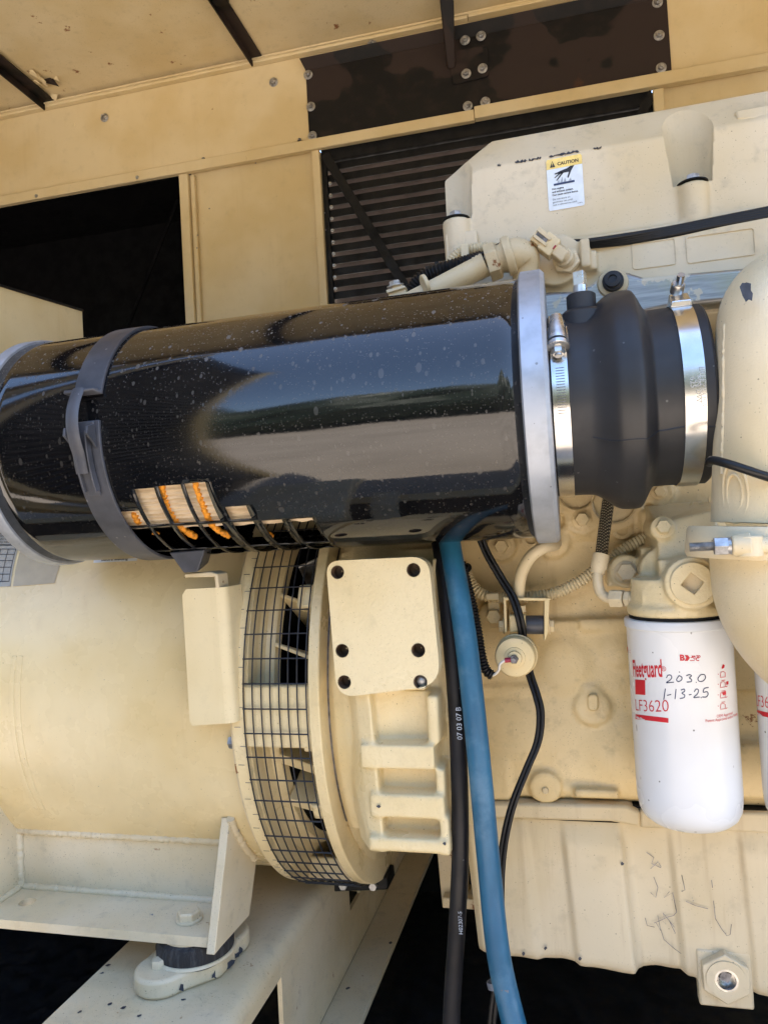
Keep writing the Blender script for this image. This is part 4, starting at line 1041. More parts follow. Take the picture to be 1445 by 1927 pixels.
obj('latch_loop', tube(catmull(lp, 4), .0085, 12, flat=.35), 'plastic', AC)
tl0, tl1 = tg1-.01, cth(175, 905)[1]
obj('latch_base', band(xm_-.017, xm_+.014, CR+.004, CR+.0075, tl0, tl0-.12, 8), 'plastic', AC, bevel=.001)
for dx in (-.017, .009):
    pl = [ca(0, tl0-.02, CR+.006), ca(0, tl0-.05, CR+.020), ca(0, tl0-.10, CR+.022), ca(0, tl0-.16, CR+.010), ca(0, tl0-.2, CR+.005)]
    obj('latch_ear', prism([V((xm_+dx+(.003 if dx > 0 else -.001), p.y, p.z)) for p in pl], (.003, 0, 0)), 'plastic', AC, bevel=.0006)
obj('latch_lever', join(band(xm_-.009, xm_+.007, CR+.006, CR+.0085, tl0-.07, tl1-.10, 10), band(xm_-.010, xm_-.008, CR+.006, CR+.015, tl0-.07, tl1-.06, 10), band(xm_+.006, xm_+.008, CR+.006, CR+.015, tl0-.07, tl1-.06, 10)), 'plastic', AC, bevel=.0005)
# foot of the strap: black pedestal going down to the bracket
fq = [P(322, 1046, .90), P(383, 1042, .90), P(394, 1040, .91), P(379, 1074, .90), P(346, 1078, .90)]
obj('strap_foot', hull([P(318, 1040, .87), P(386, 1034, .87), P(372, 1077, .87), P(346, 1079, .87)], [P(335, 1036, .93), P(400, 1030, .93), P(392, 1060, .93), P(360, 1064, .93)]), 'plastic', AC, bevel=.002)

# ================================================================== RUBBER BOOT with two clamps (same axis)
bX = lambda px, r: P(px, 760, CYY-r).x
x0, x1, x2, x3, x4, x5, x6 = bX(1030, .107), bX(1090, .107), bX(1130, .107), bX(1192, .128), bX(1246, .104), bX(1280, .103), bX(1356, .104)
pr = [(x0, .100), (x0+.001, .106), (x0+.006, .1085), (x1, .108), (x2-.012, .1085)]
def bl2(t): return t*t*(3-2*t)
for k in range(1, 13): t = k/12; pr.append((x2-.012+(x3-x2+.006)*t, .1085+.0195*bl2(t)))
for k in range(1, 5): t = k/5; pr.append((x3-.006+.016*t, .128+.0006*math.sin(t*3)))
for k in range(1, 13): t = k/12; pr.append((x3+.010+(x4-x3-.012)*t, .128-.025*bl2(t)))
pr += [(x5, .103), (x6-.003, .1035), (x6, .101), (x6+.001, .09)]
pr2 = sorted(pr)
BT_ = thing('intake_boot', 'black rubber bellows boot joining the air cleaner to the turbo inlet', 'rubber boot', (x3, CYY, CZZ-.128))
obj('bellows', lathe([(x, r) for x, r in pr2], V((0, CYY, CZZ)), (1, 0, 0), 128), 'rubber', BT_)
def brad(x):
    for (a, b), (c, d) in zip(pr2, pr2[1:]):
        if a <= x <= c and c > a: return b+(d-b)*(x-a)/(c-a)
    return .104
mt0 = math.atan2(P(1120, 830, CYY-.107).z-CZZ, .107)
sm = []
for i in range(60): x = x1+.012+(x6-.012-x1)*i/59; sm.append(V((x, CYY-math.cos(mt0-.012*math.sin(i*.25))*(brad(x)+.0001), CZZ+math.sin(mt0-.012*math.sin(i*.25))*(brad(x)+.0001))))
obj('mould_seam', tube(sm, .0009, 6), 'rubber', BT_)
nb = V((bX(1106, .05), CYY-.045, CZZ+.098))
obj('nipple', lathe([(-.02, .026), (.0, .025), (.004, .021), (.005, .0165), (.022, .0165), (.0235, .015), (.024, .008)], nb, (0, 0, 1), 36), 'rubber', BT_)
PL = tag(obj('threaded_plug', join(cyl(nb+V((0, 0, .022)), nb+V((0, 0, .034)), .0082, .0080, 20), prism([nb+V((.0085*math.cos(R_(q)), .0085*math.sin(R_(q)), .034)) for q in (25, 115, 205, 295)], (0, 0, .016))), 'steel', None, bevel=.0006), 'steel square-head plug screwed into the nipple on the rubber boot', 'plug')

def clamp_band(x0, x1, r, name, label, group):
    t = thing(name, label, 'hose clamp', ((x0+x1)/2, CYY, CZZ-r), group)
    obj('band', lathe([(0, r-.0006), (.0004, r+.0010), (x1-x0-.0004, r+.0010), (x1-x0, r-.0006), (x1-x0, r-.002), (0, r-.002)], V((x0, CYY, CZZ)), (1, 0, 0), 128, caps=False), 'band', t); return t
def cb3(X, th, r): return V((X, CYY-r*math.cos(th), CZZ+r*math.sin(th)))
xc0, xc1 = bX(1040, .108), bX(1073, .108); xcm = (xc0+xc1)/2
C1 = clamp_band(xc0, xc1, .109, 'hose_clamp', 'steel worm-drive hose clamp with screw housing on the boot beside the grey rim', 'hose clamps on the rubber boot')
th_s = math.asin((P(1055, 655, CYY-.108).z-CZZ)/.11); 
pS = cb3(xcm, th_s, .118); dS = V((0, math.sin(th_s), math.cos(th_s)))      # along the band, upwards
obj('screw_housing', lathe([(0, .0105), (.004, .0105), (.018, .0095), (.034, .007), (.037, .003)], pS+dS*.006, dS, 24), 'steel', C1)
obj('housing_saddle', hull([cb3(xc0-.003, th_s+.33, .109), cb3(xc1+.003, th_s+.33, .109), cb3(xc1+.003, th_s+.08, .109), cb3(xc0-.003, th_s+.08, .109)], [cb3(xc0-.002, th_s+.31, .114), cb3(xc1+.002, th_s+.31, .114), cb3(xc1+.002, th_s+.1, .114), cb3(xc0-.002, th_s+.1, .114)]), 'steel', C1, bevel=.001)
SC = obj('screw', join(lathe([(0, .012), (.004, .012), (.0055, .010)], pS+dS*.002, -dS, 28), lathe([(.006, .0125), (.009, .0125), (.010, .011)], pS+dS*.006, -dS, 28)), 'steel', C1)
obj('screw_head', hexhead(pS-dS*.004, -dS, .007, .008, 0), 'steel', SC); obj('screw_tip', cyl(pS-dS*.011, pS-dS*.014, .0042, .0036, 14), 'zinc', SC)
tS0, tS1 = math.asin((P(1053, 690, CYY-.108).z-CZZ)/.11), math.asin((P(1058, 780, CYY-.108).z-CZZ)/.11)
def bnd(x0, x1, r0, r1, t0, t1, n):
    v = []; f = []
    for i in range(n+1):
        t = t0+(t1-t0)*i/n; v += [cb3(x0, t, r1), cb3(x1, t, r1), cb3(x1, t, r0), cb3(x0, t, r0)]
    for i in range(n):
        for j in range(4): k = i*4; f.append((k+j, k+(j+1) % 4, k+4+(j+1) % 4, k+4+j))
    return v, f+[(3, 2, 1, 0), tuple(4*n+j for j in range(4))]
TG = obj('band_tail', bnd(xc0+.0006, xc1-.0006, .1098, .1112, tS0+.05, tS1, 16), 'band', C1)
for k in range(17):
    t = tS0+(tS1-tS0)*k/17-.01; obj('slot', bnd(xcm-.0042, xcm+.0050, .111, .1115, t, t-.007, 1), 'stud', TG, smooth=0)
xd0, xd1 = bX(1289, .103), bX(1332, .103)
C2 = clamp_band(xd0, xd1, .1045, 'hose_clamp', 'wide steel band clamp with upright T-bolt on the boot beside the beige pipe', 'hose clamps on the rubber boot')
tt0 = R_(62)
obj('bridge', hull([cb3(xd0-.001, tt0-.02, .1055), cb3(xd1+.001, tt0-.02, .1055), cb3(xd1+.001, tt0+.22, .1055), cb3(xd0-.001, tt0+.22, .1055)], [cb3(xd0+.001, tt0, .112), cb3(xd1-.001, tt0, .112), cb3(xd1-.001, tt0+.2, .117), cb3(xd0+.001, tt0+.2, .117)]), 'band', C2, bevel=.001)
tb_ = cb3((xd0+xd1)/2-.002, R_(74), .118); tdir = V((.10, -.75, .45)).normalized()
obj('t_bolt', join(cyl(tb_+V((0, .03, -.02)), tb_+tdir*.026, .0042, .0042, 16), lathe([(0, .0075), (.010, .0075), (.012, .006)], tb_+tdir*.002, tdir, 20)), 'steel', C2)
for s_, fx, py in (('BREEZE USA', .70, 690), ('MN DW', .50, 706), ('625', .28, 708)):
    pp_ = P(1315, py, CYY-.104); th0_ = math.asin((pp_.z-CZZ)/.1058)
    text(s_, .0078, 'zinc', C2, lambda u, v_, X=xd0+(xd1-xd0)*fx, t=th0_: cb3(X+v_, t-u/.1058, .1058), curved=.003)

# ================================================================== CHARGE PIPE at the right with V-band clamp
PYY = .835; pr_ = .0535
cp = thing('charge_pipe', 'thick beige charge air pipe bending down beside the rubber boot, with chipped paint', 'pipe', (P(1440, 1000, PYY).x, PYY, P(1440, 1300, PYY).z))
def pp2(px, py, y=PYY): return P(px, py, y)
path = catmull([pp2(1640, 560, 1.02), pp2(1560, 556, .96), pp2(1492, 556, .895), pp2(1458, 585, .85), pp2(1450, 650, .837), pp2(1449, 760), pp2(1446, 880), pp2(1443, 985)], 10)
path_u = path
obj('upper_pipe', tube(path, pr_, 56), 'pipe', cp, smooth=60)
path = catmull([pp2(1449, 1000), pp2(1458, 1060), pp2(1473, 1110), pp2(1505, 1168), pp2(1555, 1212), pp2(1635, 1240)], 10)
obj('lower_pipe', tube(path, lambda t: pr_+.006+.008*bl2(min(1, t*2)), 56), 'pipe', cp, smooth=60)
wpath = [p+V((-.92, -.40, 0)).normalized()*(pr_-.0005) for p in path_u[26:62]]
random.seed(21)
q_ = resample(wpath, .0028); obj('weld_seam', tube([p+V((random.uniform(-.0006, .0006), 0, 0)) for p in q_], [random.uniform(.0016, .0028) for _ in q_], 8), 'pipe', cp, smooth=80)
ec = pp2(1446, 925)
for k_ in (1., .62): obj('embossed_oval', tube([ec+V((-math.cos(t_)*(pr_+.0002), -math.sin(t_)*(pr_+.0002), .030*k_*math.sin(R_(a)))) for a in range(0, 361, 15) for t_ in (R_(42)+.26*k_*math.cos(R_(a)),)], .0016, 8), 'pipe', cp)
CTR = pp2(1440, 1020)
axd = (pp2(1440, 1060)-pp2(1440, 985)).normalized()
VB = thing('v_band_clamp', 'beige V-band clamp with threaded T-bolt around the charge pipe joint', 'clamp', CTR-V((0, 0, .02)))
obj('band', lathe([(-.016, pr_+.003), (-.016, pr_+.020), (-.013, pr_+.022), (.012, pr_+.024), (.016, pr_+.022), (.017, pr_+.006)], CTR, axd, 72), 'pipe', VB)
sA = P(1297, 1030, PYY-.075); sB = P(1360, 1027, PYY-.079); sC = P(1500, 1023, PYY-.080)
nth = 26; q_ = [sA+(sB-sA)*i/(nth*2) for i in range(nth*2+1)]
obj('threaded_stud', tube(q_, [.0042+(.0006 if i % 2 else -.0004) for i in range(len(q_))], 14), 'zinc', VB, smooth=0)
dS2 = (sC-sA).normalized()
obj('nut', join(hexhead(P(1343, 1028, PYY-.078), dS2, .0092, .013, 0), cyl(P(1357, 1028, PYY-.078), P(1376, 1027, PYY-.079), .0072, .0085, 22)), 'zinc', VB, bevel=.0004)
obj('trunnion', join(cyl(P(1376, 1027, PYY-.078), P(1412, 1026, PYY-.079), .0095, .012, 22), cyl(P(1408, 1008, PYY-.076), P(1410, 1048, PYY-.076), .0125, .0125, 22), cyl(P(1408, 1027, PYY-.076), P(1500, 1023, PYY-.076), .008, .008, 16)), 'pipe', VB, bevel=.0015)
tz = catmull([P(1334, 871, PYY-.038), P(1342, 866, PYY-.05), P(1380, 876, PYY-.064), P(1440, 896, PYY-.062), P(1500, 915, PYY-.03)], 10)
tag(obj('cable_tie', tube(tz, .0044, 10), 'cable', None), 'black cable tie wrapped around the beige charge pipe', 'cable tie')

# ================================================================== OIL FILTERS
def oil_filter(px_axis, lettered, label, turn=0.):
    FY = .95; r = .0595
    ax = P(px_axis, 1172, FY); zt_ = P(1275, 1170, FY-.05).z; zb_ = P(1295, 1571, FY-.04).z
    t = thing('oil_filter', label, 'oil filter', (ax.x, FY, zb_), 'spin-on oil filters'); h = zt_-zb_
    pf_ = [(0, .001), (0, r*.45), (.001, r*.62), (.004, r*.78), (.010, r*.90), (.018, r*.965), (.028, r*.99), (.04, r), (h-.012, r), (h-.011, r+.0005), (h-.010, r+.002), (h-.003, r+.0022), (h-.0005, r+.001), (h, r-.004)]
    can_ = obj('canister', lathe(pf_, V((ax.x, FY, zb_)), (0, 0, 1), 112, caps=True), 'filter', t)
    def fn0(px, py, e_=.0004):              # pixel on the front of the FIRST filter -> angle and height, re-used on the second by offset
        p = PCZ(px, py, ax0.x, FY, r); return math.atan2(p.x-ax0.x, FY-p.y)+turn, p.z
    def cf(px, py, e_=.0004, su=0.):
        a0, z0 = fn0(px, py)
        def g_(u, v_): a = a0+u/r; return V((ax.x+(r+e_)*math.sin(a), FY-(r+e_)*math.cos(a), z0+v_+u*su))
        return g_
    def cp_(e_=.0004):
        def g_(px, py): a, z = fn0(px, py); return V((ax.x+(r+e_)*math.sin(a), FY-(r+e_)*math.cos(a), z))
        return g_
    k = FY/1383*.95                          # metres per photo pixel there
    if lettered:
        g = cp_()
        text('Fleetguard', 43*k, 'red', t, cf(1192, 1273, su=.14), 'brand_lettering', bold=.0006, xs=.385, curved=.003); text('®', 12*k, 'red', t, cf(1244, 1263), 'brand_lettering', curved=.003)
        obj('red_square', polys([[(1195.5+i*3.1, 1279+i*.2), (1198.6+i*3.1, 1279.2+i*.2), (1199.1+i*3.1, 1307.2+i*.2), (1196+i*3.1, 1307+i*.2)] for i in range(6)], g), 'red', t, smooth=0)
        text('B', 14*k, 'red', t, cf(1279, 1243), bold=.0004, curved=.003); text('3/4 TO', 5*k, 'red', t, cf(1301, 1238), bold=.0002, curved=.003); text('C', 8*k, 'red', t, cf(1309, 1244), bold=.0002, curved=.003)
        obj('arrow_mark', polys([[(1288, 1233), (1294, 1233), (1298, 1238), (1294, 1244), (1288, 1244), (1291, 1238)]], g), 'red', t, smooth=0)
        obj('hook_mark', strokes([[(1299, 1238), (1305, 1237)], [(1298, 1243), (1306, 1243), (1308, 1240), (1304, 1239)]], 1.3, g), 'red', t, smooth=0)
        hw = [[(1254, 1276), (1257, 1271), (1262, 1271), (1264, 1275), (1261, 1280), (1254, 1285), (1268, 1284)], [(1276, 1274), (1273, 1279), (1276, 1283), (1282, 1280), (1283, 1275), (1278, 1272), (1276, 1274)],
              [(1291, 1272), (1297, 1270), (1301, 1272), (1297, 1276), (1301, 1279), (1300, 1283), (1292, 1284)], [(1309, 1284), (1310.5, 1284.5)], [(1318, 1270), (1313, 1277), (1315, 1282), (1322, 1282), (1327, 1276), (1325, 1270), (1318, 1270)]]
        hw += [[(1252, 1296), (1249, 1317)], [(1255, 1309), (1263, 1307)], [(1272, 1297), (1270, 1316)], [(1281, 1299), (1287, 1297), (1288, 1301), (1283, 1305), (1288, 1308), (1287, 1313), (1279, 1315)], [(1296, 1308), (1301, 1307)],
               [(1306, 1302), (1310, 1297), (1314, 1299), (1312, 1306), (1305, 1313), (1316, 1312)], [(1318, 1313), (1320, 1313.5)], [(1333, 1294), (1325, 1296), (1323, 1303), (1330, 1302), (1332, 1307), (1328, 1312), (1321, 1312)]]
        obj('handwriting', strokes([smooth2(s_, 5) for s_ in hw], 1.7, g), 'navy', t, smooth=0)
        # pictogram column
        pc = []
        for yy in (1264, 1283, 1303, 1324):
            pc += [[(1355, yy+8), (1356, yy+1), (1361, yy), (1364, yy+2), (1364, yy+10), (1355, yy+11), (1355, yy+8)], [(1350, yy+5), (1352, yy+5)]]
            if yy > 1264: pc += [[(1357, yy-2), (1364, yy-3)], [(1365, yy+10), (1368, yy+8)]]
        obj('pictograms', strokes(pc, 1.1, g), 'red', t, smooth=0)
        obj('pictograms', polys([[(1357, 1257), (1360, 1250), (1363, 1252), (1362, 1257), (1358, 1259)], [(1366, 1283), (1370, 1282), (1370, 1288), (1366, 1289)], [(1358, 1304), (1365, 1300), (1366, 1307), (1360, 1309)]], g), 'red', t, smooth=0)
        text('OEM Approved', 7*k, 'red', t, cf(1348, 1351, su=.0), xs=.9, curved=.003); text('Patent Approved and/or Pending', 7*k, 'red', t, cf(1327, 1359.5), xs=.9, curved=.003)
        obj('side_mark', strokes([[(1180, 1222), (1186, 1224)], [(1180, 1226), (1186, 1228)], [(1181, 1218), (1181, 1229)]], 1.5, g), 'red', t, smooth=0)
    g = cp_()
    text('LF3620', 30*k, 'red', t, cf(1196, 1337, su=.15), 'part_number', bold=-.0002, xs=.88, curved=.003)
    bq_ = [(1196+i*5.15, 1344.5+i*.6) for i in range(13)]
    obj('red_bar', polys([[bq_[i], bq_[i+1], (bq_[i+1][0], bq_[i+1][1]+9), (bq_[i][0], bq_[i][1]+9)] for i in range(12)], g), 'red', t, smooth=0)
    text('Lube Filter', 6*k, 'filter', t, cf(1198, 1351, .0008), bold=.0002, curved=.003)
    return t, ax, zt_
ax0 = P(1275, 1172, .95)
F1, ax1, zft = oil_filter(1275, True, 'white oil filter with red brand print and handwritten date, nearest the blue hose')
F2, ax2, _ = oil_filter(1520, False, 'second white oil filter half hidden behind the charge pipe', -.42)

# filter head casting
HD = thing('filter_head', 'beige cast oil filter head with round plug above the lettered white filter', 'filter head', (ax1.x, .96, zft))
FYc = .95
def fc(px, py, y, r, L=.08, n=30): p = P(px, py, y); return cyl(p, p+V((0, L, 0)), r, r, n)
parts = []
for a_ in (ax1, ax2):
    z0_ = zft+.003
    parts += [cyl((a_.x, FYc, z0_), (a_.x, FYc, z0_+.012), .0575, .0575, 40), cyl((a_.x, FYc, z0_+.01), (a_.x, FYc, z0_+.045), .053, .051, 40)]
cz_ = P(1290, 1060, .93).z
parts += [fc(1303, 1098, .886, .030, .1), hull([P(1236, 985, .955), P(1340, 960, .955), P(1400, 1100, .93), P(1285, 1110, .93), P(1240, 1070, .94)], [P(1210, 950, KY), P(1345, 940, KY), P(1430, 1110, KY), P(1240, 1130, KY), P(1205, 1090, KY)]),
          fc(1246, 995, .945, .014, .1), fc(1252, 1075, .96, .030, .1), pb(1140, 1062, 1220, 1102, 1.01, KY), fc(1178, 1076, 1.005, .022, .07), pb(1205, 1030, 1225, 1110, .985, KY), box(ax1.x-.02, ax2.x, FYc-.03, KY, zft+.02, zft+.07), pb(1210, 1100, 1400, 1150, .94, KY)]
parts.append(cyl(P(1205, 1125, .93), P(1225, 1125, .93), .016, .016, 24))
_pc = P(1303, 1098, .884)
cast('head_casting', parts, 'cast', HD, .0028, 5, [cyl(_pc+V((0, -.02, 0)), _pc+V((0, .0085, 0)), .0195, .0195, 28)])
obj('gasket_ring', cyl((ax1.x, FYc, zft-.001), (ax1.x, FYc, zft+.0035), .0555, .0555, 60), 'black', HD); obj('gasket_ring', cyl((ax2.x, FYc, zft-.001), (ax2.x, FYc, zft+.0035), .0555, .0555, 60), 'black', HD)
pc_ = P(1303, 1098, .884)
PG = obj('round_plug', plate(circ2((pc_.x, pc_.z), .024, 36), [[V((pc_.x+.0125*math.cos(R_(a)), pc_.z+.0125*math.sin(R_(a)))) for a in (5, 95, 185, 275)]], (0, pc_.y-.003, 0), (1, 0, 0), (0, 0, 1), .010), 'cast', HD, bevel=.0012)
obj('square_socket', plate([V((pc_.x+.0125*math.cos(R_(a)), pc_.z+.0125*math.sin(R_(a)))) for a in (5, 95, 185, 275)], [], (0, pc_.y+.006, 0), (1, 0, 0), (0, 0, 1), .004), 'old', PG)
p_ = P(1247, 993, .945); obj('bolt', hexhead(p_, (0, -1, .15), .009, .012, 1.5), 'cast', HD)
p_ = P(1178, 1077, 1.004); obj('bolt', hexhead(p_, (0, -1, .1), .0125, .010, 1.2), 'old', HD)
obj('notch_block', box(ax1.x+.045, ax1.x+.062, FYc-.045, FYc, zft+.022, zft+.034), 'plate', HD, bevel=.001)

# ================================================================== HOSES AND CABLES
def hose(name, pts, r, mat, label, cat, n=24, per=10, flat=1., group=None):
    o = obj(name, tube(catmull([P(*q) for q in pts], per), r, n, flat=flat), mat, None, smooth=60); return tag(o, label, cat, group)
BH = hose('coolant_hose', [(836, 940, 1.0), (846, 1020, .955), (873, 1180, .918), (891, 1330, .905), (906, 1480, .90), (921, 1640, .90), (937, 1790, .885), (960, 1900, .87), (990, 2010, .86)], .0142, 'blue', 'scuffed blue rubber hose hanging down between flywheel housing and oil pan', 'hose')
KH = thing('rubber_hose', 'black rubber hose with white date print hanging beside the blue hose', 'hose', P(850, 2000, .93))
kp = catmull([P(*q) for q in ((812, 960, 1.02), (830, 1040, .965), (846, 1180, .932), (858, 1320, .922), (864, 1460, .918), (866, 1600, .918), (860, 1740, .918), (851, 1880, .918), (846, 2010, .918))], 10)
obj('hose_body', tube(kp, .0108, 22), 'hose', KH, smooth=60)
def hose_text(s, px, py, y, size):
    o_ = P(px, py, y); ud = (P(px-2.0, py-40, y)-o_).normalized(); vd = V((-1, 0, 0))
    text(s, size, 'wflame', KH, lambda u, v_: o_+ud*u+vd*v_)
hose_text('07 03 07 B', 870, 1393, .904, .0092); hose_text('H02307-5', 871, 1760, .904, .007)
hz_ = P(942, 1849, .885)
TI = thing('cable_tie', 'grey cable tie around the lower blue hose', 'cable tie', hz_-V((0, 0, .01)))
tc = P(941, 1851, .884); tdn = (P(960, 1900, .87)-P(936, 1790, .885)).normalized()
obj('strap', lathe([(-.0035, .0145), (-.0035, .0156), (.0035, .0156), (.0035, .0145)], tc, tdn, 36, caps=False), 'tie', TI)
obj('tie_head', box(tc.x+.003, tc.x+.012, tc.y-.022, tc.y-.0155, tc.z-.0045, tc.z+.006), 'tie', TI, bevel=.001)
def twin(name, pts, r, label):
    path = catmull([P(*q) for q in pts], 10); t = thing(name, label, 'cable', path[-1])
    for s_ in (-1, 1): obj('strand', tube([p+V((s_*r*.95, 0, s_*r*.25)) for p in path], r, 10), 'cable', t, smooth=70)
    return t
twin('twin_cable', [(905, 1015, .985), (918, 1045, .985), (944, 1090, .985), (965, 1125, .98), (978, 1165, .975), (984, 1200, .985), (990, 1235, 1.0), (997, 1270, 1.0), (1010, 1310, .99), (1017, 1345, .985), (1012, 1395, .98), (990, 1450, .97), (968, 1505, .96), (953, 1560, .955), (944, 1620, .95), (941, 1690, .95), (942, 1800, .94), (928, 1900, .93), (922, 1990, .93)], .0029, 'thin black twin cable dropping from the sender past the oil pan')
# black cables lying along the ledge below the valve cover
LC = thing('cable_bundle', 'bundle of black cables along the ledge below the valve cover', 'cables', P(1240, 445, VY-.02))
for i in range(4):
    obj('strand', tube(catmull([P(1040, 464-i*2, VY-.03), P(1075, 462-i*2.2, VY-.034), P(1110, 462-i*3, VY-.034-i*.002), P(1180, 455-i*4, VY-.03-i*.002), P(1260, 442-i*4, VY-.028), P(1350, 424-i*4, VY-.026), P(1460, 405-i*5, VY-.024)], 8), .0042, 10), 'cable', LC, smooth=70)
# ribbed beige conduit across the block, with a clip
CO = thing('ribbed_conduit', 'beige painted ribbed conduit crossing the engine block', 'conduit', P(1000, 1128, 1.02))
obj('conduit', corrugated(catmull([P(*q) for q in ((876, 1072, 1.04), (884, 1094, 1.035), (903, 1116, 1.03), (930, 1124, 1.028), (980, 1124, 1.028), (1040, 1117, 1.03), (1090, 1094, 1.032), (1140, 1058, 1.035), (1180, 1030, 1.04), (1215, 1012, 1.045))], 10), .0075, .0046, .0010), 'wire_sheath', CO, smooth=30)
obj('clip', box(*sum([[a, b] for a, b in zip(P(914, 1130, 1.015), P(942, 1113, 1.04))], [])), 'wire_sheath', CO, bevel=.0015)
cl = P(928, 1160, 1.03); obj('clip_plate', pb(917, 1126, 943, 1182, 1.028, 1.05), 'block', CO, bevel=.002)
obj('clip_bolt', hexhead(P(930, 1160, 1.028), (0, -1, 0), .011, .010, 0), 'block', CO)
# steel tube from the block to the solenoid bracket
ST_ = catmull([P(*q) for q in ((1046, 1022, 1.06), (1042, 1026, 1.03), (1024, 1030, 1.005), (1000, 1046, 1.0), (984, 1072, .998), (977, 1100, .998), (976, 1128, .998))], 10)
tag(obj('steel_tube', tube(ST_, .0082, 18), 'pipe', None, smooth=60), 'beige painted bent tube from the block to the sender bracket', 'tube')
# bracket with solenoid and round sender
SB = thing('sender_bracket', 'small beige bracket holding a dark coil and valve on the engine block', 'bracket', P(990, 1200, 1.0))
by = .985
obj('top_plate', hull([P(946, 1124, by), P(1036, 1126, by), P(1034, 1131, by), P(948, 1130, by)], [P(954, 1123, by+.05), P(1030, 1125, by+.05), P(1030, 1129, by+.05), P(954, 1128, by+.05)]), 'beige', SB, bevel=.0008)
obj('side_plate', hull([P(1024, 1128, by), P(1034, 1128, by), P(1032, 1190, by), P(1024, 1208, by)], [P(1022, 1128, by+.04), P(1028, 1128, by+.04), P(1026, 1190, by+.04), P(1022, 1200, by+.04)]), 'beige', SB, bevel=.0008)
obj('side_plate', hull([P(947, 1128, by), P(952, 1128, by), P(954, 1190, by), P(949, 1190, by)], [P(953, 1128, by+.04), P(958, 1128, by+.04), P(958, 1185, by+.04), P(953, 1185, by+.04)]), 'beige', SB, bevel=.0008)
obj('valve_block', pb(957, 1158, 990, 1190, .985, 1.03), 'cast', SB, bevel=.002)
obj('coil', cyl(P(990, 1176, 1.0), P(1024, 1176, 1.0), .0125, .0125, 28), 'plastic', SB, bevel=.001)
obj('coil_nut', hexhead(P(1033, 1178, 1.0), (1, 0, 0), .0085, .007, 1.3), 'pipe', SB); obj('side_nut', hexhead(P(949, 1178, 1.0), (-1, 0, 0), .0085, .007, 1.3), 'pipe', SB)
obj('fitting', lathe([(0, .009), (.008, .009), (.009, .007), (.016, .007)], P(976, 1140, .998), (0, 0, -1), 20), 'pipe', SB)
sp = P(972, 1232, .985); sdir = (P(966, 1243, .94)-sp).normalized()
SE = thing('pressure_sender', 'round cream pressure sender with red terminal and white wire', 'sender', sp-V((0, 0, .028)))
obj('can', lathe([(-.012, .018), (-.010, .027), (0, .0275), (.006, .0275), (.0065, .0262), (.020, .0262), (.024, .0245), (.0255, .021), (.0262, .0135), (.0275, .0132), (.028, .0095), (.034, .009), (.0345, .006)], sp, sdir, 56), 'beige', SE)
tq = sp+sdir*.034
obj('terminal_stud', join(cyl(tq, tq+sdir*.012, .0028, .0026, 14), hexhead(tq+sdir*.001, sdir, .0058, .005, 0)), 'stud', SE)
tr_ = P(950, 1243, .945); obj('ring_terminal', tube([tq+sdir*.006+V((-.004, 0, 0)), tr_], .0032, 12), 'redterm', SE)
obj('wire', tube(catmull([tr_, P(941, 1250, .945), P(938, 1262, .95), P(930, 1270, .955), P(918, 1272, .96)], 8), .0017, 10), 'white_wire', SE)
hc = catmull([P(*q) for q in ((868, 1060, 1.0), (884, 1120, .985), (897, 1180, .975), (906, 1235, .965), (915, 1262, .96), (928, 1273, .958))], 10)
tag(obj('ribbed_conduit', corrugated(hc, .0062, .0042, .0009), 'cable', None, smooth=30), 'thin black ribbed conduit behind the blue hose ending at the sender wire', 'conduit')
tag(obj('drip_clip', hexhead(P(879, 1069, 1.0), (-.3, -1, .4), .0045, .006, 1.5), 'cable', None), 'tiny black clip beside the blue hose under the air cleaner', 'clip')

# braided hose with elbow fitting into the filter head
BD = thing('braided_line', 'braided steel oil line with beige elbow fitting above the white filter', 'oil line', P(1150, 1130, .98))
obj('braid', tube(catmull([P(*q) for q in ((1152, 900, 1.02), (1146, 935, 1.01), (1138, 990, 1.0), (1131, 1046, .99))], 8), .0079, 20), 'braid', BD, smooth=60)
obj('ferrule', lathe([(0, .0105), (.018, .0105), (.020, .009), (.026, .0085)], P(1131, 1044, .99), P(1126, 1070, .985)-P(1131, 1044, .99), 26), 'pipe', BD)
obj('elbow', tube(catmull([P(*q) for q in ((1127, 1064, .986), (1124, 1086, .98), (1128, 1110, .976), (1138, 1123, .972), (1154, 1127, .968))], 8), .0066, 18), 'pipe', BD, smooth=60)
a_ = P(1150, 1126, .968); b_ = P(1192, 1127, .955); dd = (b_-a_).normalized()
obj('nut', join(hexhead(a_, dd, .0118, .017, 0), hexhead(a_+dd*.019, dd, .0105, .007, 0)), 'pipe', BD, bevel=.0005); obj('thread', cyl(a_+dd*.026, b_+dd*.01, .0085, .0085, 18), 'old', BD)

# ================================================================== ELBOW PIPE AND SENSOR ON TOP, behind the air cleaner
EP = thing('breather_pipe', 'beige stained pipe with elbow rising from behind the air cleaner to the cylinder head', 'pipe', P(870, 545, 1.06))
ey = 1.05
p0, p1 = P(772, 570, ey+.005), P(914, 497, ey)
obj('straight_pipe', tube([p0, p1], .0165, 28), 'pipe', EP, smooth=60)
for k in range(3): q = p1-(p1-p0).normalized()*(.004+.005*k); obj('thread_ring', lathe([(0, .0175), (.0025, .0175)], q, p1-p0, 28), 'pipe', EP)
dd = (P(944, 486, ey)-p1).normalized()
obj('hex_collar', hexhead(p1+dd*.002, dd, .0265, .018, 0, rot=.2), 'old', EP, bevel=.001)
obj('collar_thread', lathe([(0, .020), (.014, .020)], p1+dd*.016, dd, 28), 'old', EP)
obj('socket_lip', lathe([(0, .0275), (.010, .0275), (.012, .026)], p1+dd*.028, dd, 36), 'old', EP, bevel=.001)
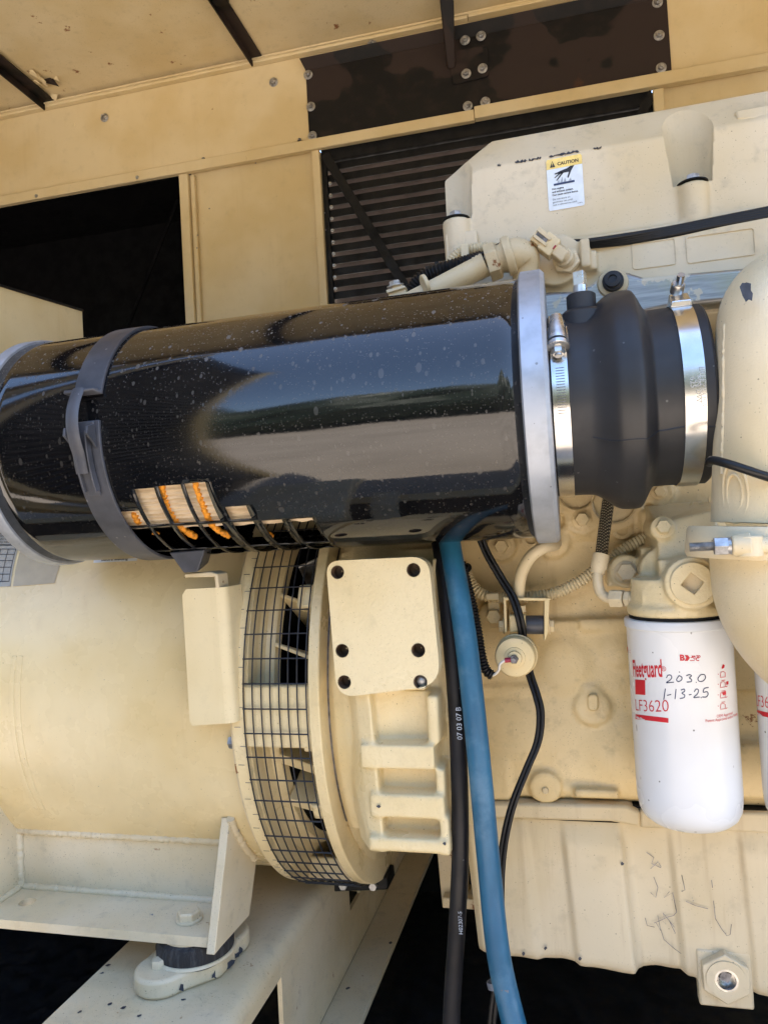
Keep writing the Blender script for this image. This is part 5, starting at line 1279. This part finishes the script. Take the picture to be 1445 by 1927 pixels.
pth = catmull([p1+dd*.034, P(953, 482, ey), P(972, 478, ey+.002), P(988, 488, ey+.010), P(989, 515, ey+.016), P(986, 550, ey+.02)], 10)
obj('elbow', tube(pth, lambda t: .0225-.004*bl2(max(0, min(1, (t-.5)/.25))), 36), 'old', EP, smooth=60)
SN = thing('temperature_sensor', 'beige plastic connector and hex sensor on the cylinder head flange', 'sensor', P(1050, 490, VY-.05))
hp = P(1066, 493, VY-.047)
obj('hex_base', hexhead(hp, (-.1, -1, .1), .020, .010, 0, rot=.25), 'cover', SN, bevel=.001)
obj('sensor_body', lathe([(0, .0135), (.008, .0135), (.010, .011), (.022, .0105)], hp+V((0, -.008, 0)), (-.35, -.75, .25), 24), 'cover', SN)
a_ = P(1064, 486, VY-.070); b_ = P(1014, 447, VY-.082); dd = (b_-a_).normalized()
uu = V((-dd.z, 0, dd.x)).normalized()
def bar_(t0, t1, hw, yy0, yy1): return hull([a_+dd*t0+uu*hw+V((0, yy0, 0)), a_+dd*t1+uu*hw+V((0, yy0, 0)), a_+dd*t1-uu*hw+V((0, yy0, 0)), a_+dd*t0-uu*hw+V((0, yy0, 0))], [a_+dd*t0+uu*hw+V((0, yy1, 0)), a_+dd*t1+uu*hw+V((0, yy1, 0)), a_+dd*t1-uu*hw+V((0, yy1, 0)), a_+dd*t0-uu*hw+V((0, yy1, 0))])
obj('connector_neck', bar_(0, .022, .0085, -.008, .010), 'cover', SN, bevel=.002)
obj('connector', bar_(.018, .040, .0135, -.010, .012), 'pipe', SN, bevel=.0015)
obj('connector_end', bar_(.0402, .055, .0105, -.008, .010), 'pipe', SN, bevel=.001)
for s_ in (-.005, .0045): obj('latch_bar', xf(bar_(.030, .053, .0022, -.0125, -.0085), M.Translation(uu*s_)), 'cover', SN, bevel=.0005)
obj('latch_slot', bar_(.033, .051, .0032, -.0112, -.0095), 'stud', SN); obj('latch_tip', bar_(.0185, .0205, .003, -.0115, -.0098), 'redterm', SN)
# conduits by the elbow
c_ = thing('ribbed_conduit', 'short beige ribbed conduit with clip behind the elbow pipe', 'conduit', P(880, 475, 1.1))
obj('conduit', corrugated(catmull([P(*q) for q in ((842, 508, 1.1), (852, 488, 1.1), (866, 474, 1.1), (890, 467, 1.1), (925, 465, 1.1), (950, 470, 1.1))], 10), .0072, .0046, .001), 'wire_sheath', c_, smooth=30)
obj('clip', pb(866, 459, 882, 482, 1.088, 1.11), 'wire_sheath', c_, bevel=.001)
tag(obj('ribbed_conduit', corrugated(catmull([P(*q) for q in ((762, 572, 1.07), (778, 540, 1.07), (800, 519, 1.07), (832, 506, 1.07), (868, 497, 1.075), (905, 486, 1.09))], 10), .0105, .005, .0012), 'cable', None, smooth=30), 'black ribbed conduit arching along the beige breather pipe', 'conduit')
tag(obj('thin_cable', tube(catmull([P(*q) for q in ((846, 502, 1.09), (870, 493, 1.085), (905, 478, 1.08), (930, 466, 1.08), (950, 455, 1.085))], 8), .0036, 10), 'cable', None), 'single black cable passing behind the elbow pipe', 'cable')
th_ = P(742, 545, 1.06)
TC = thing('tee_clamp', 'small beige clamp with hex bolt on the pipe behind the air cleaner', 'clamp', th_)
obj('clamp_body', join(pb(730, 543, 764, 560, 1.05, 1.075), pb(737, 536, 757, 548, 1.055, 1.07)), 'pipe', TC, bevel=.002); obj('clamp_bolt', hexhead(P(744, 538, 1.06), (-.1, -.2, 1), .0085, .008, 1.5), 'zinc', TC)
obj('clamp_plate', prism([P(726, 545, 1.045), P(760, 536, 1.045), P(764, 540, 1.045), P(728, 551, 1.045)], (0, .02, 0)), 'pipe', TC, bevel=.0008)
obj('weld_tab', lathe([(0, .014), (.006, .014)], P(803, 533, 1.03), (-.8, -.3, -.3), 24), 'pipe', TC, bevel=.001)
ct = P(818, 503, 1.09); tag(obj('tie_clip', join(pb(800, 500, 815, 510, 1.08, 1.095), pb(817, 492, 826, 510, 1.08, 1.095)), 'cable', None, bevel=.001), 'small black tie clip at the end of the ribbed conduits', 'clip')
random.seed(17)
for q in ((203, 1817), (207, 1890), (232, 1897), (192, 1832), (262, 1912), (345, 1882), (150, 1905)):
    c = PZ(*q, BT+.0006); obj('paint_chip', chip(c, V((random.uniform(.002, .005), .0015, 0)), V((-.001, random.uniform(.002, .005), 0)), 13), 'primer', SK, smooth=0)
for q in ((700, 1690), (735, 1775), (655, 1860)):
    c = PZ(*q, BB+.0006); obj('paint_chip', chip(c, V((.004, .001, 0)), V((0, .006, 0))), 'primer', SK, smooth=0)
for q, y_ in (((712, 1518), .8965), ((836, 1588), .8945)):
    obj('paint_chip', chip(P(*q, y_), V((.003, 0, 0)), V((0, 0, .0025))), 'primer', FH, smooth=0)
obj('paint_chip', chip(P(1405, 548, PYY-.0545), V((.006, 0, .001)), V((-.002, 0, .012)), 12), 'primer', cp, smooth=0)
